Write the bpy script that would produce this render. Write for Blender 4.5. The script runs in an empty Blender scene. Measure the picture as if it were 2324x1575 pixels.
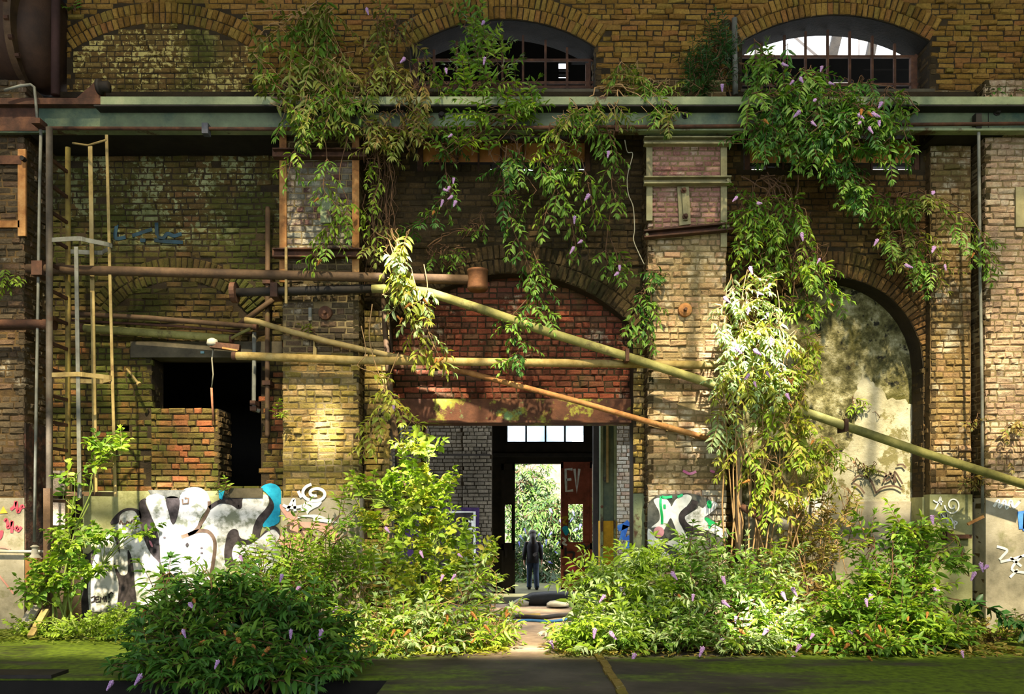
import bpy, math, random
import numpy as np
from mathutils import Vector, Matrix

random.seed(11)
RNG = np.random.default_rng(11)
SC = bpy.context.scene
COL = SC.collection
# camera model: level camera 10 m in front of the facade plane (y = 0), lens shifted up
FPX, HZ, CX, EYE, D0 = 1850.0, 1180.0, 1162.0, 1.3, 10.0


def W(px, py, Y):
    k = (Y + D0) / FPX
    return Vector(((px - CX) * k, Y, EYE + (HZ - py) * k))


def X(px, Y):
    return (px - CX) * (Y + D0) / FPX


def Z(py, Y):
    return EYE + (HZ - py) * (Y + D0) / FPX


def hx(s):
    s = s.lstrip('#')
    out = []
    for i in (0, 2, 4):
        v = int(s[i:i + 2], 16) / 255.0
        out.append(v / 12.92 if v <= 0.04045 else ((v + 0.055) / 1.055) ** 2.4)
    return (out[0], out[1], out[2], 1.0)


# ------------------------------------------------------------------ objects
def tag(o, label=None, cat=None, group=None, kind=None):
    if label: o['label'] = label
    if cat: o['category'] = cat
    if group: o['group'] = group
    if kind: o['kind'] = kind
    return o


def thing(name, label, cat, loc=(0, 0, 0), group=None):
    o = bpy.data.objects.new(name, None)
    o.empty_display_size = 0.1
    COL.objects.link(o)
    o.location = loc
    return tag(o, label, cat, group)


def link_mesh(name, verts, faces, mat, parent=None, smooth=False, origin=None, seg_mats=None):
    v = np.asarray(verts, dtype=np.float64).reshape(-1, 3)
    if parent is not None:
        org = world_loc(parent)
        if origin is not None:
            org2 = np.array(origin)
    if origin is None and parent is None and len(v):
        origin = ((v[:, 0].min() + v[:, 0].max()) / 2, (v[:, 1].min() + v[:, 1].max()) / 2, v[:, 2].min())
    me = bpy.data.meshes.new(name)
    if parent is not None:
        base = world_loc(parent)
        off = np.array(origin) if origin is not None else np.array(base)
    else:
        base = (0, 0, 0)
        off = np.array(origin)
    me.from_pydata((v - off).tolist(), [], faces)
    if mat is not None:
        me.materials.append(mat)
    me.update()
    if smooth:
        me.polygons.foreach_set('use_smooth', [True] * len(me.polygons))
    o = bpy.data.objects.new(name, me)
    COL.objects.link(o)
    if parent is not None:
        o.parent = parent
        o.location = Vector(off) - Vector(base)
    else:
        o.location = off
    return o


def world_loc(o):
    p = Vector((0, 0, 0))
    while o is not None:
        p = p + o.location
        o = o.parent
    return p


class MB:
    """collects shapes; build() links them as ONE mesh object"""
    def __init__(self):
        self.v, self.f = [], []

    def add(self, verts, faces):
        n = len(self.v)
        self.v += [tuple(p) for p in verts]
        self.f += [tuple(i + n for i in f) for f in faces]
        return self

    def box(self, x0, x1, y0, y1, z0, z1):
        v = [(x0, y0, z0), (x1, y0, z0), (x1, y1, z0), (x0, y1, z0), (x0, y0, z1), (x1, y0, z1), (x1, y1, z1), (x0, y1, z1)]
        f = [(0, 3, 2, 1), (4, 5, 6, 7), (0, 1, 5, 4), (1, 2, 6, 5), (2, 3, 7, 6), (3, 0, 4, 7)]
        return self.add(v, f)

    def pbox(self, px0, px1, py0, py1, Y, T):
        """box whose front face fills a rectangle seen at depth Y"""
        return self.box(X(px0, Y), X(px1, Y), Y, Y + T, Z(py1, Y), Z(py0, Y))

    def bar(self, a, b, w, t, up=(0, 0, 1)):
        a, b = Vector(a), Vector(b)
        d = (b - a).normalized()
        s = d.cross(Vector(up))
        if s.length < 1e-3: s = d.cross(Vector((0, 1, 0)))
        s.normalize()
        u = s.cross(d).normalized()
        v = []
        for p in (a, b):
            for i, j in ((-1, -1), (1, -1), (1, 1), (-1, 1)):
                v.append(p + s * (i * w / 2) + u * (j * t / 2))
        return self.add(v, [(0, 1, 2, 3), (7, 6, 5, 4), (0, 4, 5, 1), (1, 5, 6, 2), (2, 6, 7, 3), (3, 7, 4, 0)])

    def tube(self, pts, r, n=10, cap=True):
        pts = [Vector(p) for p in pts]
        m = len(pts)
        rs = [r] * m if isinstance(r, (int, float)) else list(r)
        ref = Vector((0.13, 0.31, 0.94)).normalized()
        v, f = [], []
        for i, p in enumerate(pts):
            d = (pts[min(i + 1, m - 1)] - pts[max(i - 1, 0)])
            if d.length < 1e-9: d = Vector((0, 0, 1))
            d.normalize()
            s = d.cross(ref)
            if s.length < 0.05: s = d.cross(Vector((1, 0, 0)))
            s.normalize()
            u = s.cross(d)
            for k in range(n):
                a = 2 * math.pi * k / n
                v.append(p + (s * math.cos(a) + u * math.sin(a)) * rs[i])
        for i in range(m - 1):
            for k in range(n):
                k2 = (k + 1) % n
                f.append((i * n + k, i * n + k2, (i + 1) * n + k2, (i + 1) * n + k))
        if cap:
            f.append(tuple(range(n))[::-1])
            f.append(tuple((m - 1) * n + k for k in range(n)))
        return self.add(v, f)

    def lathe(self, c, axis, prof, n=24):
        """prof: list of (t along axis, radius) from c"""
        return self.tube([Vector(c) + Vector(axis).normalized() * t for t, r in prof], [max(r, 1e-4) for t, r in prof], n)

    def prism(self, poly, y0, y1):
        """poly: (x, z) outline extruded from y0 to y1"""
        n = len(poly)
        v = [(x, y0, z) for x, z in poly] + [(x, y1, z) for x, z in poly]
        f = [tuple(range(n)), tuple(range(2 * n - 1, n - 1, -1))]
        for i in range(n):
            j = (i + 1) % n
            f.append((i, i + n, j + n, j))
        return self.add(v, f)

    def build(self, name, mat, parent=None, smooth=False, origin=None):
        return link_mesh(name, self.v, self.f, mat, parent, smooth, origin)


def tubes(name, pts, r, mat, parent=None, n=12, smooth=True):
    return MB().tube(pts, r, n).build(name, mat, parent, smooth)


def smooth_path(pts, k=6, closed=False):
    """Catmull-Rom through the points"""
    P = [np.array(p, dtype=float) for p in pts]
    n = len(P)
    out = []
    rng = range(n) if closed else range(n - 1)
    for i in rng:
        p0 = P[(i - 1) % n] if closed else P[max(i - 1, 0)]
        p1, p2 = P[i], P[(i + 1) % n]
        p3 = P[(i + 2) % n] if closed else P[min(i + 2, n - 1)]
        for j in range(k):
            t = j / k
            out.append(0.5 * ((2 * p1) + (-p0 + p2) * t + (2 * p0 - 5 * p1 + 4 * p2 - p3) * t * t + (-p0 + 3 * p1 - 3 * p2 + p3) * t ** 3))
    if not closed: out.append(P[-1])
    return out


# ---------------------------------------------------------------- materials
class NT:
    def __init__(self, name):
        self.m = bpy.data.materials.new(name)
        self.m.use_nodes = True
        self.t = self.m.node_tree
        self.t.nodes.clear()
        self.out = self.t.nodes.new('ShaderNodeOutputMaterial')

    def n(self, typ, **kw):
        nd = self.t.nodes.new('ShaderNode' + typ)
        for k, v in kw.items():
            if k.startswith('i_'):
                nd.inputs[k[2:].replace('_', ' ')].default_value = v
            else:
                setattr(nd, k, v)
        return nd

    def l(self, a, b):
        self.t.links.new(a, b)

    def pos(self):
        if not hasattr(self, '_g'): self._g = self.n('NewGeometry')
        return self._g.outputs['Position']

    def rnd(self):
        self.pos()
        return self._g.outputs['Random Per Island']

    def noise(self, scale, detail=4, rough=0.6, vec=None, dist=0.0, stretch=None):
        nd = self.n('TexNoise')
        nd.inputs['Scale'].default_value = scale
        nd.inputs['Detail'].default_value = detail
        nd.inputs['Roughness'].default_value = rough
        nd.inputs['Distortion'].default_value = dist
        v = vec or self.pos()
        if stretch:
            mp = self.n('Mapping')
            mp.inputs['Scale'].default_value = stretch
            self.l(v, mp.inputs['Vector'])
            v = mp.outputs[0]
        self.l(v, nd.inputs['Vector'])
        return nd.outputs['Fac']

    def ramp(self, fac, stops, interp='LINEAR'):
        nd = self.n('ValToRGB')
        cr = nd.color_ramp
        cr.interpolation = interp
        while len(cr.elements) < len(stops): cr.elements.new(0.5)
        for e, (p, c) in zip(cr.elements, stops):
            e.position = p
            e.color = c if not isinstance(c, (int, float)) else (c, c, c, 1)
        self.l(fac, nd.inputs['Fac'])
        return nd.outputs['Color']

    def step(self, fac, a, b):
        nd = self.n('MapRange')
        nd.inputs['From Min'].default_value = a
        nd.inputs['From Max'].default_value = b
        self.l(fac, nd.inputs['Value'])
        return nd.outputs[0]

    def math(self, op, a, b=None):
        nd = self.n('Math', operation=op)
        for i, q in enumerate((a, b)):
            if q is None: continue
            if isinstance(q, (int, float)): nd.inputs[i].default_value = q
            else: self.l(q, nd.inputs[i])
        return nd.outputs[0]

    def mix(self, fac, a, b, mode='MIX'):
        nd = self.n('Mix', data_type='RGBA', blend_type=mode)
        for sock, q in ((nd.inputs[0], fac), (nd.inputs[6], a), (nd.inputs[7], b)):
            if isinstance(q, (int, float)): sock.default_value = q
            elif isinstance(q, tuple): sock.default_value = q
            else: self.l(q, sock)
        return nd.outputs[2]

    def bump(self, h, strength=0.5, dist=0.02):
        nd = self.n('Bump')
        nd.inputs['Strength'].default_value = strength
        nd.inputs['Distance'].default_value = dist
        self.l(h, nd.inputs['Height'])
        return nd.outputs[0]

    def bsdf(self, col, rough=0.85, normal=None, metal=0.0, spec=0.3):
        b = self.n('BsdfPrincipled')
        for k, q in (('Base Color', col), ('Roughness', rough), ('Metallic', metal)):
            if isinstance(q, (int, float, tuple)): b.inputs[k].default_value = q
            else: self.l(q, b.inputs[k])
        b.inputs['Specular IOR Level'].default_value = spec
        if normal is not None: self.l(normal, b.inputs['Normal'])
        return b

    def done(self, shader):
        self.l(shader.outputs[0], self.out.inputs['Surface'])
        return self.m


def mat_brick(name, cols, moss=None, moss_lo=0.5, moss_hi=0.65, dirt=0.5, paint=None, white=0.0):
    t = NT(name)
    n = len(cols)
    c = t.ramp(t.rnd(), [((i + 0.5) / n, hx(q)) for i, q in enumerate(cols)])
    fine = t.noise(38, 5, 0.7)
    c = t.mix(t.step(fine, 0.3, 0.75), t.mix(0.5, c, hx('#14110c')), c)
    if paint:                                        # old flaking limewash between two heights
        pc, amt, z0, z1, sc = paint
        sx = t.n('SeparateXYZ'); t.l(t.pos(), sx.inputs[0])
        m = t.math('MULTIPLY', t.step(sx.outputs[2], z0 - 0.12, z0 + 0.12), t.step(sx.outputs[2], z1 + 0.12, z1 - 0.12))
        w = t.math('ADD', t.noise(sc, 6, 0.65), t.math('MULTIPLY', t.noise(sc * 0.18, 2), 0.6))
        m = t.math('MULTIPLY', m, t.step(w, 0.86 - amt, 0.9 - amt))
        c = t.mix(m, c, hx(pc))
    if moss:
        mn = t.noise(1.1, 6, 0.68, stretch=(1.0, 1.0, 0.55))
        c = t.mix(t.math('MULTIPLY', t.step(mn, moss_lo, moss_hi), 0.85), c, hx(moss))
    if white:                                        # lime bloom on brick faces
        c = t.mix(t.math('MULTIPLY', t.step(t.noise(2.3, 7, 0.75), 0.62 - white, 0.74 - white), 0.8), c, hx('#c9bda2'))
    dn = t.noise(0.55, 5, 0.7, stretch=(1.6, 1.0, 0.5))
    c = t.mix(t.math('MULTIPLY', t.step(dn, 0.48, 0.72), dirt), c, hx('#15120d'))
    nb = t.bump(t.math('ADD', t.noise(55, 4, 0.7), t.math('MULTIPLY', t.noise(16, 3), 1.4)), 0.9, 0.014)
    return t.done(t.bsdf(c, 0.92, nb, 0, 0.15))


def mat_noise(name, stops, scale=6.0, rough=0.85, bump=0.4, bscale=40, bdist=0.01, metal=0.0, stretch=None, spec=0.3, detail=6, over=None):
    t = NT(name)
    c = t.ramp(t.noise(scale, detail, 0.68, stretch=stretch), [(p, hx(q)) for p, q in stops])
    if over:                                         # (colour, noise scale, lo, hi): flakes, moss, rust spots
        for oc, osc, lo, hi in over:
            c = t.mix(t.step(t.noise(osc, 7, 0.7), lo, hi), c, hx(oc))
    nb = t.bump(t.noise(bscale, 5, 0.7), bump, bdist) if bump else None
    return t.done(t.bsdf(c, rough, nb, metal, spec))


def mat_flat(name, col, rough=0.8, spec=0.3, metal=0.0):
    t = NT(name)
    c = t.mix(t.step(t.noise(14, 5), 0.3, 0.8), hx(col), t.mix(0.25, hx(col), (0.02, 0.02, 0.02, 1)))
    return t.done(t.bsdf(c, rough, None, metal, spec))


def mat_leaf(name, cols, trans=0.35, rough=0.5):
    t = NT(name)
    n = len(cols)
    c = t.ramp(t.rnd(), [((i + 0.5) / n, hx(q)) for i, q in enumerate(cols)])
    c = t.mix(t.step(t.noise(5, 3), 0.35, 0.7), t.mix(0.22, c, hx('#2c3a10')), c)
    b = t.bsdf(c, rough, None, 0, 0.4)
    tr = t.n('BsdfTranslucent')
    c2 = t.mix(1.0, c, (1.1, 1.15, 0.45, 1), 'MULTIPLY')
    t.l(c2, tr.inputs['Color'])
    mx = t.n('MixShader')
    mx.inputs[0].default_value = trans
    t.l(b.outputs[0], mx.inputs[1]); t.l(tr.outputs[0], mx.inputs[2])
    return t.done(mx)
# ------------------------------------------------------------- brick builders
BT_V = np.array([(-1, -1, 1), (1, -1, 1), (1, 1, 1), (-1, 1, 1), (-1, -1, .5), (1, -1, .5), (1, 1, .5), (-1, 1, .5), (-1, -1, 0), (1, -1, 0), (1, 1, 0), (-1, 1, 0)], float)
BT_F = [(0, 1, 5, 4), (1, 2, 6, 5), (2, 3, 7, 6), (3, 0, 4, 7), (4, 5, 9, 8), (5, 6, 10, 9), (6, 7, 11, 10), (7, 4, 8, 11), (8, 9, 10, 11)]


def brick_cells(u0, u1, z0, z1, course=0.0755, L=0.205, seed=0, joint=0.010):
    rng = random.Random(seed)
    out = []
    nr = max(1, round((z1 - z0) / course))
    ch = (z1 - z0) / nr
    for r in range(nr):
        z = z0 + r * ch
        u = u0 - rng.random() * L
        header_row = rng.random() < 0.4
        while u < u1:
            ln = L if (rng.random() < (0.2 if header_row else 0.72)) else L * 0.5
            a, b = max(u, u0), min(u + ln, u1)
            if b - a > 0.04:
                out.append(((a + b) / 2, z + ch / 2, (b - a - joint) / 2, (ch - joint) / 2))
            u += ln
    return out


def bricks_mesh(cells, to_xyz, rng, depth=0.07, rough=1.0, bow=None):
    """cells: (u, v, half u, half v); to_xyz(u, v, d) -> world, d = depth behind the face"""
    C = np.array(cells)
    n = len(C)
    if n == 0: return [], []
    v = np.repeat(BT_V[None], n, 0)
    ins = np.where(BT_V[:, 2] == 0, 0.012, 0.0)
    uu = C[:, None, 0] + v[:, :, 0] * np.maximum(C[:, None, 2] - ins, 0.008)
    vv = C[:, None, 1] + v[:, :, 1] * np.maximum(C[:, None, 3] - ins, 0.008)
    dd = np.where(v[:, :, 2] == 1, depth, np.where(v[:, :, 2] == .5, 0.014, 0.0))
    front = (v[:, :, 2] < 1)
    uu = uu + rng.normal(0, 0.0028 * rough, uu.shape) * front
    vv = vv + rng.normal(0, 0.0024 * rough, vv.shape) * front
    dd = dd + rng.normal(0, 0.004 * rough, dd.shape) * front + (rng.normal(0, 0.006 * rough, n)[:, None]) * front
    chip = (rng.random(n) < 0.12)[:, None] * front * rng.random(uu.shape) * 0.03 * rough
    dd = np.where(front, np.minimum(dd + chip, np.where(v[:, :, 2] == .5, 0.016, 0.0105)), dd + chip)
    x, y, z = to_xyz(uu, vv, dd)
    P = np.stack([x, y, z], -1).reshape(-1, 3)
    F = (np.array(sum(([list(f)] for f in BT_F), []))[None] + (np.arange(n) * 12)[:, None, None]).reshape(-1, 4)
    return P.tolist(), F.tolist()


SEED = [100]


def brickwork(parent, mat, Y, x0, x1, z0, z1, keep=None, axis='x', s=1, miss=0.006, name='brickwork', course=0.0755, L=0.205, rough=1.0, extra=None):
    """brick facing in front of a core. axis 'x': faces -y at depth Y.  axis 'y': a return face at x = Y, running y x0..x1, s = direction of its outward normal"""
    SEED[0] += 1
    rng = np.random.default_rng(SEED[0])
    cells = brick_cells(x0, x1, z0, z1, course, L, SEED[0])
    cells = [c for c in cells if (keep is None or keep(c[0], c[1], c[2], c[3])) and rng.random() > miss]
    if axis == 'x': f = lambda u, v, d: (u, Y + d, v)
    else: f = lambda u, v, d: (Y - s * d, u, v)
    V, F = bricks_mesh(cells, f, rng, rough=rough)
    if extra:
        for (V2, F2) in extra:
            k = len(V); V = V + V2; F = F + [[i + k for i in q] for q in F2]
    return link_mesh(name, V, F, mat, parent)


class Arc:
    """segmental arch in a wall plane: springing points at half width w, rise h above zs"""
    def __init__(self, xc, w, zs, za):
        self.xc, self.w, self.zs, self.za = xc, w, zs, za
        h = za - zs
        self.R = (w * w + h * h) / (2 * h)
        self.zc = za - self.R
        self.a = math.asin(min(1.0, w / self.R))
        if h > w: self.a = math.pi - self.a

    def top(self, x):
        dx = min(abs(x - self.xc), self.w)
        return self.zc + math.sqrt(max(self.R ** 2 - dx * dx, 0))

    def inside(self, x, z, r=0.0):
        return abs(x - self.xc) < self.w + r and (z < self.zs or math.hypot(x - self.xc, z - self.zc) < self.R + r)

    def in_ring(self, x, z, r):
        dx, dz = x - self.xc, z - self.zc
        return self.R - .02 < math.hypot(dx, dz) < self.R + r and abs(math.atan2(dx, dz)) < self.a + .01

    def ring(self, Y, thick, rows=1, depth=0.3, proud=0.0, seed=1, step=0.072):
        rng = np.random.default_rng(seed)
        cells = []
        rw = thick / rows
        for k in range(rows):
            rr = self.R + rw * (k + .5)
            n = max(3, round(2 * self.a * rr / step))
            for i in range(n):
                th = -self.a + (i + .5) * 2 * self.a / n
                cells.append((th * rr, rr, self.a * rr / n - 0.006, rw / 2 - 0.005))
        rrs = np.array([c[1] for c in cells])[:, None]

        def f(u, v, d):
            th = u / rrs
            return self.xc + np.sin(th) * v, Y - proud + d, self.zc + np.cos(th) * v
        return bricks_mesh(cells, f, rng, depth=depth)


def core(name, x0, x1, z0, z1, Yf, T, holes=(), mat=None, label=None, parent=None):
    """solid wall with openings; hole = (xa, xb, zb, ztop) or (xa, xb, zb, Arc)"""
    xs = {x0, x1}
    for h in holes:
        xs.update((h[0], h[1]))
        if isinstance(h[3], Arc):
            for i in range(1, 24): xs.add(h[0] + (h[1] - h[0]) * i / 24)
    xs = sorted(x for x in xs if x0 <= x <= x1)
    mb = MB()
    for a, b in zip(xs[:-1], xs[1:]):
        if b - a < 1e-6: continue
        m = (a + b) / 2
        cuts = []
        for h in holes:
            if h[0] < m < h[1]:
                ta, tb = (h[3].top(a), h[3].top(b)) if isinstance(h[3], Arc) else (h[3], h[3])
                cuts.append((h[2], h[2], ta, tb))
        cuts.sort(key=lambda c: c[0])
        za = zb = z0
        for c in cuts + [(z1, z1, z1, z1)]:
            if c[0] > za + 1e-5 or c[1] > zb + 1e-5:
                v = [(a, Yf, za), (b, Yf, zb), (b, Yf + T, zb), (a, Yf + T, za), (a, Yf, c[0]), (b, Yf, c[1]), (b, Yf + T, c[1]), (a, Yf + T, c[0])]
                mb.add(v, [(0, 3, 2, 1), (4, 5, 6, 7), (0, 1, 5, 4), (1, 2, 6, 5), (2, 3, 7, 6), (3, 0, 4, 7)])
            za, zb = c[2], c[3]
    o = mb.build(name, mat, parent)
    if parent is None: tag(o, label, None, None, 'structure')
    return o


# -------------------------------------------------------------------- palette
M = {}
M['mortar'] = mat_noise('mortar', [(0.3, '#3a2c18'), (0.6, '#66502e'), (0.8, '#7c6640')], 3.0, 0.95, 0.8, 45, 0.02)
M['mortar_pier'] = mat_noise('pier_mortar', [(0.3, '#54482c'), (0.6, '#857450'), (0.8, '#9a8a64')], 3.0, 0.95, 0.8, 45, 0.02)
M['mortar_dark'] = mat_noise('mortar_dark', [(0.3, '#1e180e'), (0.6, '#3c301c'), (0.85, '#564630')], 2.0, 0.95, 0.8, 45, 0.02)
M['b_upper'] = mat_brick('brick_upper', ['#9a7634', '#8e6a2c', '#a8803a', '#826028', '#a0763e', '#b08a42', '#907a38', '#a2703c'], '#57521c', 0.52, 0.7, 0.35)
M['b_limed'] = mat_brick('brick_limed', ['#7d6434', '#86683a', '#6b5426', '#8d7440'], '#474c1c', 0.47, 0.62, 0.5, paint=('#c2b06a', 0.03, 6.45, 7.6, 17))
M['b_left'] = mat_brick('brick_left', ['#6e5c30', '#62522a', '#7d6636', '#564a26', '#80603a'], '#3f451a', 0.44, 0.62, 0.62, paint=('#94966a', 0.02, 4.75, 6.3, 15))
M['b_infill'] = mat_brick('brick_infill', ['#6f6032', '#7a6a38', '#84603a', '#c0724a', '#6a5a2c', '#8a7440', '#b56a44', '#746634'], '#4d5420', 0.45, 0.6, 0.5)
M['b_red'] = mat_brick('brick_red', ['#8a4a34', '#6f4232', '#94503a', '#5f4434', '#a3573e', '#77543e'], '#4c4a28', 0.52, 0.68, 0.5, white=0.02)
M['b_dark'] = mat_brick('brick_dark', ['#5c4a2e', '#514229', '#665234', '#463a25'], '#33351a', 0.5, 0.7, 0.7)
M['b_pier'] = mat_brick('brick_pier', ['#b29a58', '#a68e48', '#bfa664', '#988040', '#b8945c', '#c8aa76'], '#626021', 0.48, 0.66, 0.35, white=0.05)
M['b_pier_right'] = mat_brick('brick_pier_right', ['#bca47c', '#b09468', '#c8b086', '#b89670', '#a68e62', '#c29c78'], '#6c6636', 0.58, 0.75, 0.35, white=0.1)
M['b_pier_dark'] = mat_brick('brick_pier_dark', ['#6e5f48', '#62533f', '#7a6a50', '#564a38', '#80664e'], '#3a3a20', 0.55, 0.72, 0.55, white=0.03)
M['b_pink'] = mat_brick('brick_pink', ['#bfa284', '#b49676', '#cab08e', '#ab8e72', '#c0a084'], '#7a6c40', 0.6, 0.78, 0.35, white=0.1)
M['b_panel'] = mat_brick('brick_panel', ['#b98e80', '#a97a70', '#c49a88', '#9c6e64', '#b58478'], '#6a5540', 0.56, 0.74, 0.4, white=0.05)
M['b_glazed'] = mat_brick('brick_glazed', ['#6e4a44', '#8a8a7a', '#5f4340', '#9a9a88', '#74524a', '#84786a'], '#55503a', 0.5, 0.68, 0.5, white=0.08)
M['b_grey'] = mat_brick('brick_grey', ['#8a8070', '#7c7364', '#968b78', '#70685a'], None, 0.5, 0.6, 0.6)
M['b_white'] = mat_brick('brick_white', ['#cfc8b8', '#d8d0c0', '#c2b8a4', '#c8a890', '#d4ccbc'], None, 0.5, 0.6, 0.25, white=0.12)
M['plaster'] = mat_noise('dado_render', [(0.25, '#605b4a'), (0.5, '#938b76'), (0.75, '#ada592')], 2.4, 0.9, 0.6, 30, 0.01,
                         over=[('#5f6030', 1.7, 0.58, 0.72), ('#4a4538', 4.5, 0.66, 0.74)])
M['plaster_green'] = mat_noise('dado_render_mossy', [(0.25, '#5c5c38'), (0.5, '#98986a'), (0.8, '#b8b48c')], 2.0, 0.9, 0.6, 30, 0.01, over=[('#4c4e20', 1.3, 0.5, 0.66)])
M['flaky'] = mat_noise('flaking_render', [(0.34, '#2e2c18'), (0.44, '#565230'), (0.52, '#7c7650'), (0.60, '#a29c7a'), (0.7, '#c2bc9c')], 5.5, 0.92, 1.0, 18, 0.04, detail=10,
                       over=[('#4a471a', 1.3, 0.5, 0.62), ('#26241a', 7.0, 0.58, 0.64), ('#6c4a2c', 2.4, 0.64, 0.72)])
M['concrete'] = mat_noise('old_concrete', [(0.3, '#3a352a'), (0.6, '#5c5442'), (0.8, '#756a52')], 3, 0.9, 0.6, 30, 0.01)
M['void'] = mat_noise('shade_black', [(0.3, '#0c0b0a'), (0.7, '#1a1814')], 3, 0.95, 0.2)  # near-black colour stands in for the darkness of interiors and pits
M['roofdark'] = mat_noise('sooty_roof_boards', [(0.3, '#1e1b16'), (0.7, '#322c22')], 3, 0.95, 0.3)
M['green_steel'] = mat_noise('green_painted_steel', [(0.3, '#424a34'), (0.55, '#5c6848'), (0.8, '#78845f')], 2.2, 0.5, 0.5, 22, 0.01, over=[('#3a2a1e', 3.0, 0.6, 0.66), ('#2c4436', 1.2, 0.5, 0.66)], spec=0.5)
M['pale_green'] = mat_noise('weathered_green_paint', [(0.3, '#5c664a'), (0.6, '#828c68'), (0.8, '#a09e7c')], 2.6, 0.6, 0.5, 30, 0.01, over=[('#4a3626', 2.4, 0.55, 0.62), ('#6a5a34', 6, 0.62, 0.7)])
M['rust'] = mat_noise('dark_rust', [(0.3, '#2e2018'), (0.5, '#4c3224'), (0.75, '#6e4a32')], 5, 0.8, 0.6, 50, 0.008, spec=0.3)
M['rust_orange'] = mat_noise('orange_rust', [(0.3, '#6a4424'), (0.5, '#9c6c3c'), (0.7, '#b48a56')], 5, 0.8, 0.6, 50, 0.008, over=[('#4c2e1c', 3, 0.6, 0.7)])
M['rust_yellow'] = mat_noise('lichen_rust', [(0.3, '#7a6432'), (0.5, '#9c8650'), (0.75, '#b4a06c')], 5, 0.8, 0.6, 60, 0.008, over=[('#6e5a2c', 2.2, 0.55, 0.66), ('#7c5634', 5, 0.62, 0.7)])
M['pipe_green'] = mat_noise('mossy_pipe', [(0.3, '#54522a'), (0.5, '#7a7640'), (0.75, '#969058')], 4, 0.75, 0.5, 50, 0.008, over=[('#4a3c26', 2.6, 0.58, 0.68)])
M['pipe_brown'] = mat_noise('brown_pipe', [(0.3, '#3a2c20'), (0.5, '#54402c'), (0.75, '#6c543c')], 4, 0.75, 0.5, 50, 0.008, over=[('#5c5a2a', 2.0, 0.6, 0.7)])
M['tan_metal'] = mat_noise('tan_painted_metal', [(0.3, '#6e5a34'), (0.5, '#94804e'), (0.75, '#ac9868')], 4, 0.7, 0.4, 40, 0.006, over=[('#5a3c24', 3, 0.6, 0.68)])
M['grey_metal'] = mat_noise('grey_painted_metal', [(0.3, '#4c4c42'), (0.6, '#74746a'), (0.8, '#949484')], 4, 0.6, 0.4, 40, 0.006, over=[('#5c4632', 3, 0.6, 0.68)])
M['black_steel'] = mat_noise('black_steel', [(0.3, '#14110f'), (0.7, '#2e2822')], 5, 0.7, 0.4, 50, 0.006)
M['lintel'] = mat_noise('rusty_lintel', [(0.3, '#3a2418'), (0.5, '#5a3826'), (0.75, '#74482f')], 4, 0.8, 0.6, 40, 0.01, over=[('#8c8a34', 3.0, 0.54, 0.6), ('#6f8a58', 2.2, 0.58, 0.64)])
M['cable'] = mat_flat('pale_cable', '#9c9680')
M['stone'] = mat_noise('pale_stone', [(0.3, '#8a8474'), (0.7, '#c0baa8')], 3, 0.9, 0.4, 30, 0.008)

BW = M['mortar']
# ---------------------------------------------------------- upper wall, y = 0
YU = 0.0
ZLEDGE, ZTOP = Z(215, 0), Z(-90, 0)
win_a = Arc(X(1141, 0), X(1352, 0) - X(1141, 0), Z(106, 0), Z(42, 0))
win_b = Arc(X(1898, 0), X(2111, 0) - X(1898, 0), Z(92, 0), Z(32, 0))
blind = Arc(X(368, 0), X(572, 0) - X(368, 0), Z(112, 0), Z(52, 0))
zsill = Z(207, 0)
up = core('wall_upper', X(150, 0), 8.2, ZLEDGE, 9.4, YU + 0.015, 0.42,
          [(win_a.xc - win_a.w, win_a.xc + win_a.w, zsill, win_a), (win_b.xc - win_b.w, win_b.xc + win_b.w, zsill, win_b)], M['mortar_dark'],
          'upper brick wall with two arched windows above the green beam')
TH = 0.30


def keep_up(x, z, hu, hv):
    if blind.in_ring(x, z, .27) or blind.inside(x, z, .01): return False
    for a in (win_a, win_b):
        if a.in_ring(x, z, TH) or (z > a.zs and a.inside(x, z, .01)): return False
        if abs(x - a.xc) < a.w + hu and z > zsill and z < a.zs + .02:
            return False
    return True


brickwork(up, M['b_upper'], YU, X(150, 0), 8.2, ZLEDGE, ZTOP + 0.4, keep_up, miss=0.008, course=0.0665, rough=1.5,
          extra=[blind.ring(YU, 0.26, 2, 0.3, 0.008, 5), win_a.ring(YU, TH, 2, 0.42, 0.01, 3), win_b.ring(YU, TH, 2, 0.42, 0.01, 4)])
brickwork(up, M['b_limed'], YU, blind.xc - blind.w, blind.xc + blind.w, ZLEDGE, blind.za, lambda x, z, a, b: blind.inside(x, z, -0.02), course=0.0665,
          name='limewashed_brickwork')
M['soot'] = mat_noise('soffit_shade_brick', [(0.3, '#0e0c09'), (0.7, '#221c14')], 6, .95, .8, 30, .02)  # dark lining colour paints the shade under the window arches
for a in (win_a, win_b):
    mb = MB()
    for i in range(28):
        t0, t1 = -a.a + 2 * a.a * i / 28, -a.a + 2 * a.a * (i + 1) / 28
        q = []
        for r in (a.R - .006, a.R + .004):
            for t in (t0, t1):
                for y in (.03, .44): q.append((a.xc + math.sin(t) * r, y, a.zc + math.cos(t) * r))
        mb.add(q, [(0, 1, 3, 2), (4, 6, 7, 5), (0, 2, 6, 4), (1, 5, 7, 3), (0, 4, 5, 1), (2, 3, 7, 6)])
    mb.build('arch_shade_lining', M['soot'], up)
# jamb returns of the two windows that the camera sees
for a in (win_a, win_b):
    brickwork(up, M['b_dark'], a.xc + a.w, 0.0, 0.44, zsill, a.zs, axis='y', s=-1, name='jamb_brickwork', course=0.0665)
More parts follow.
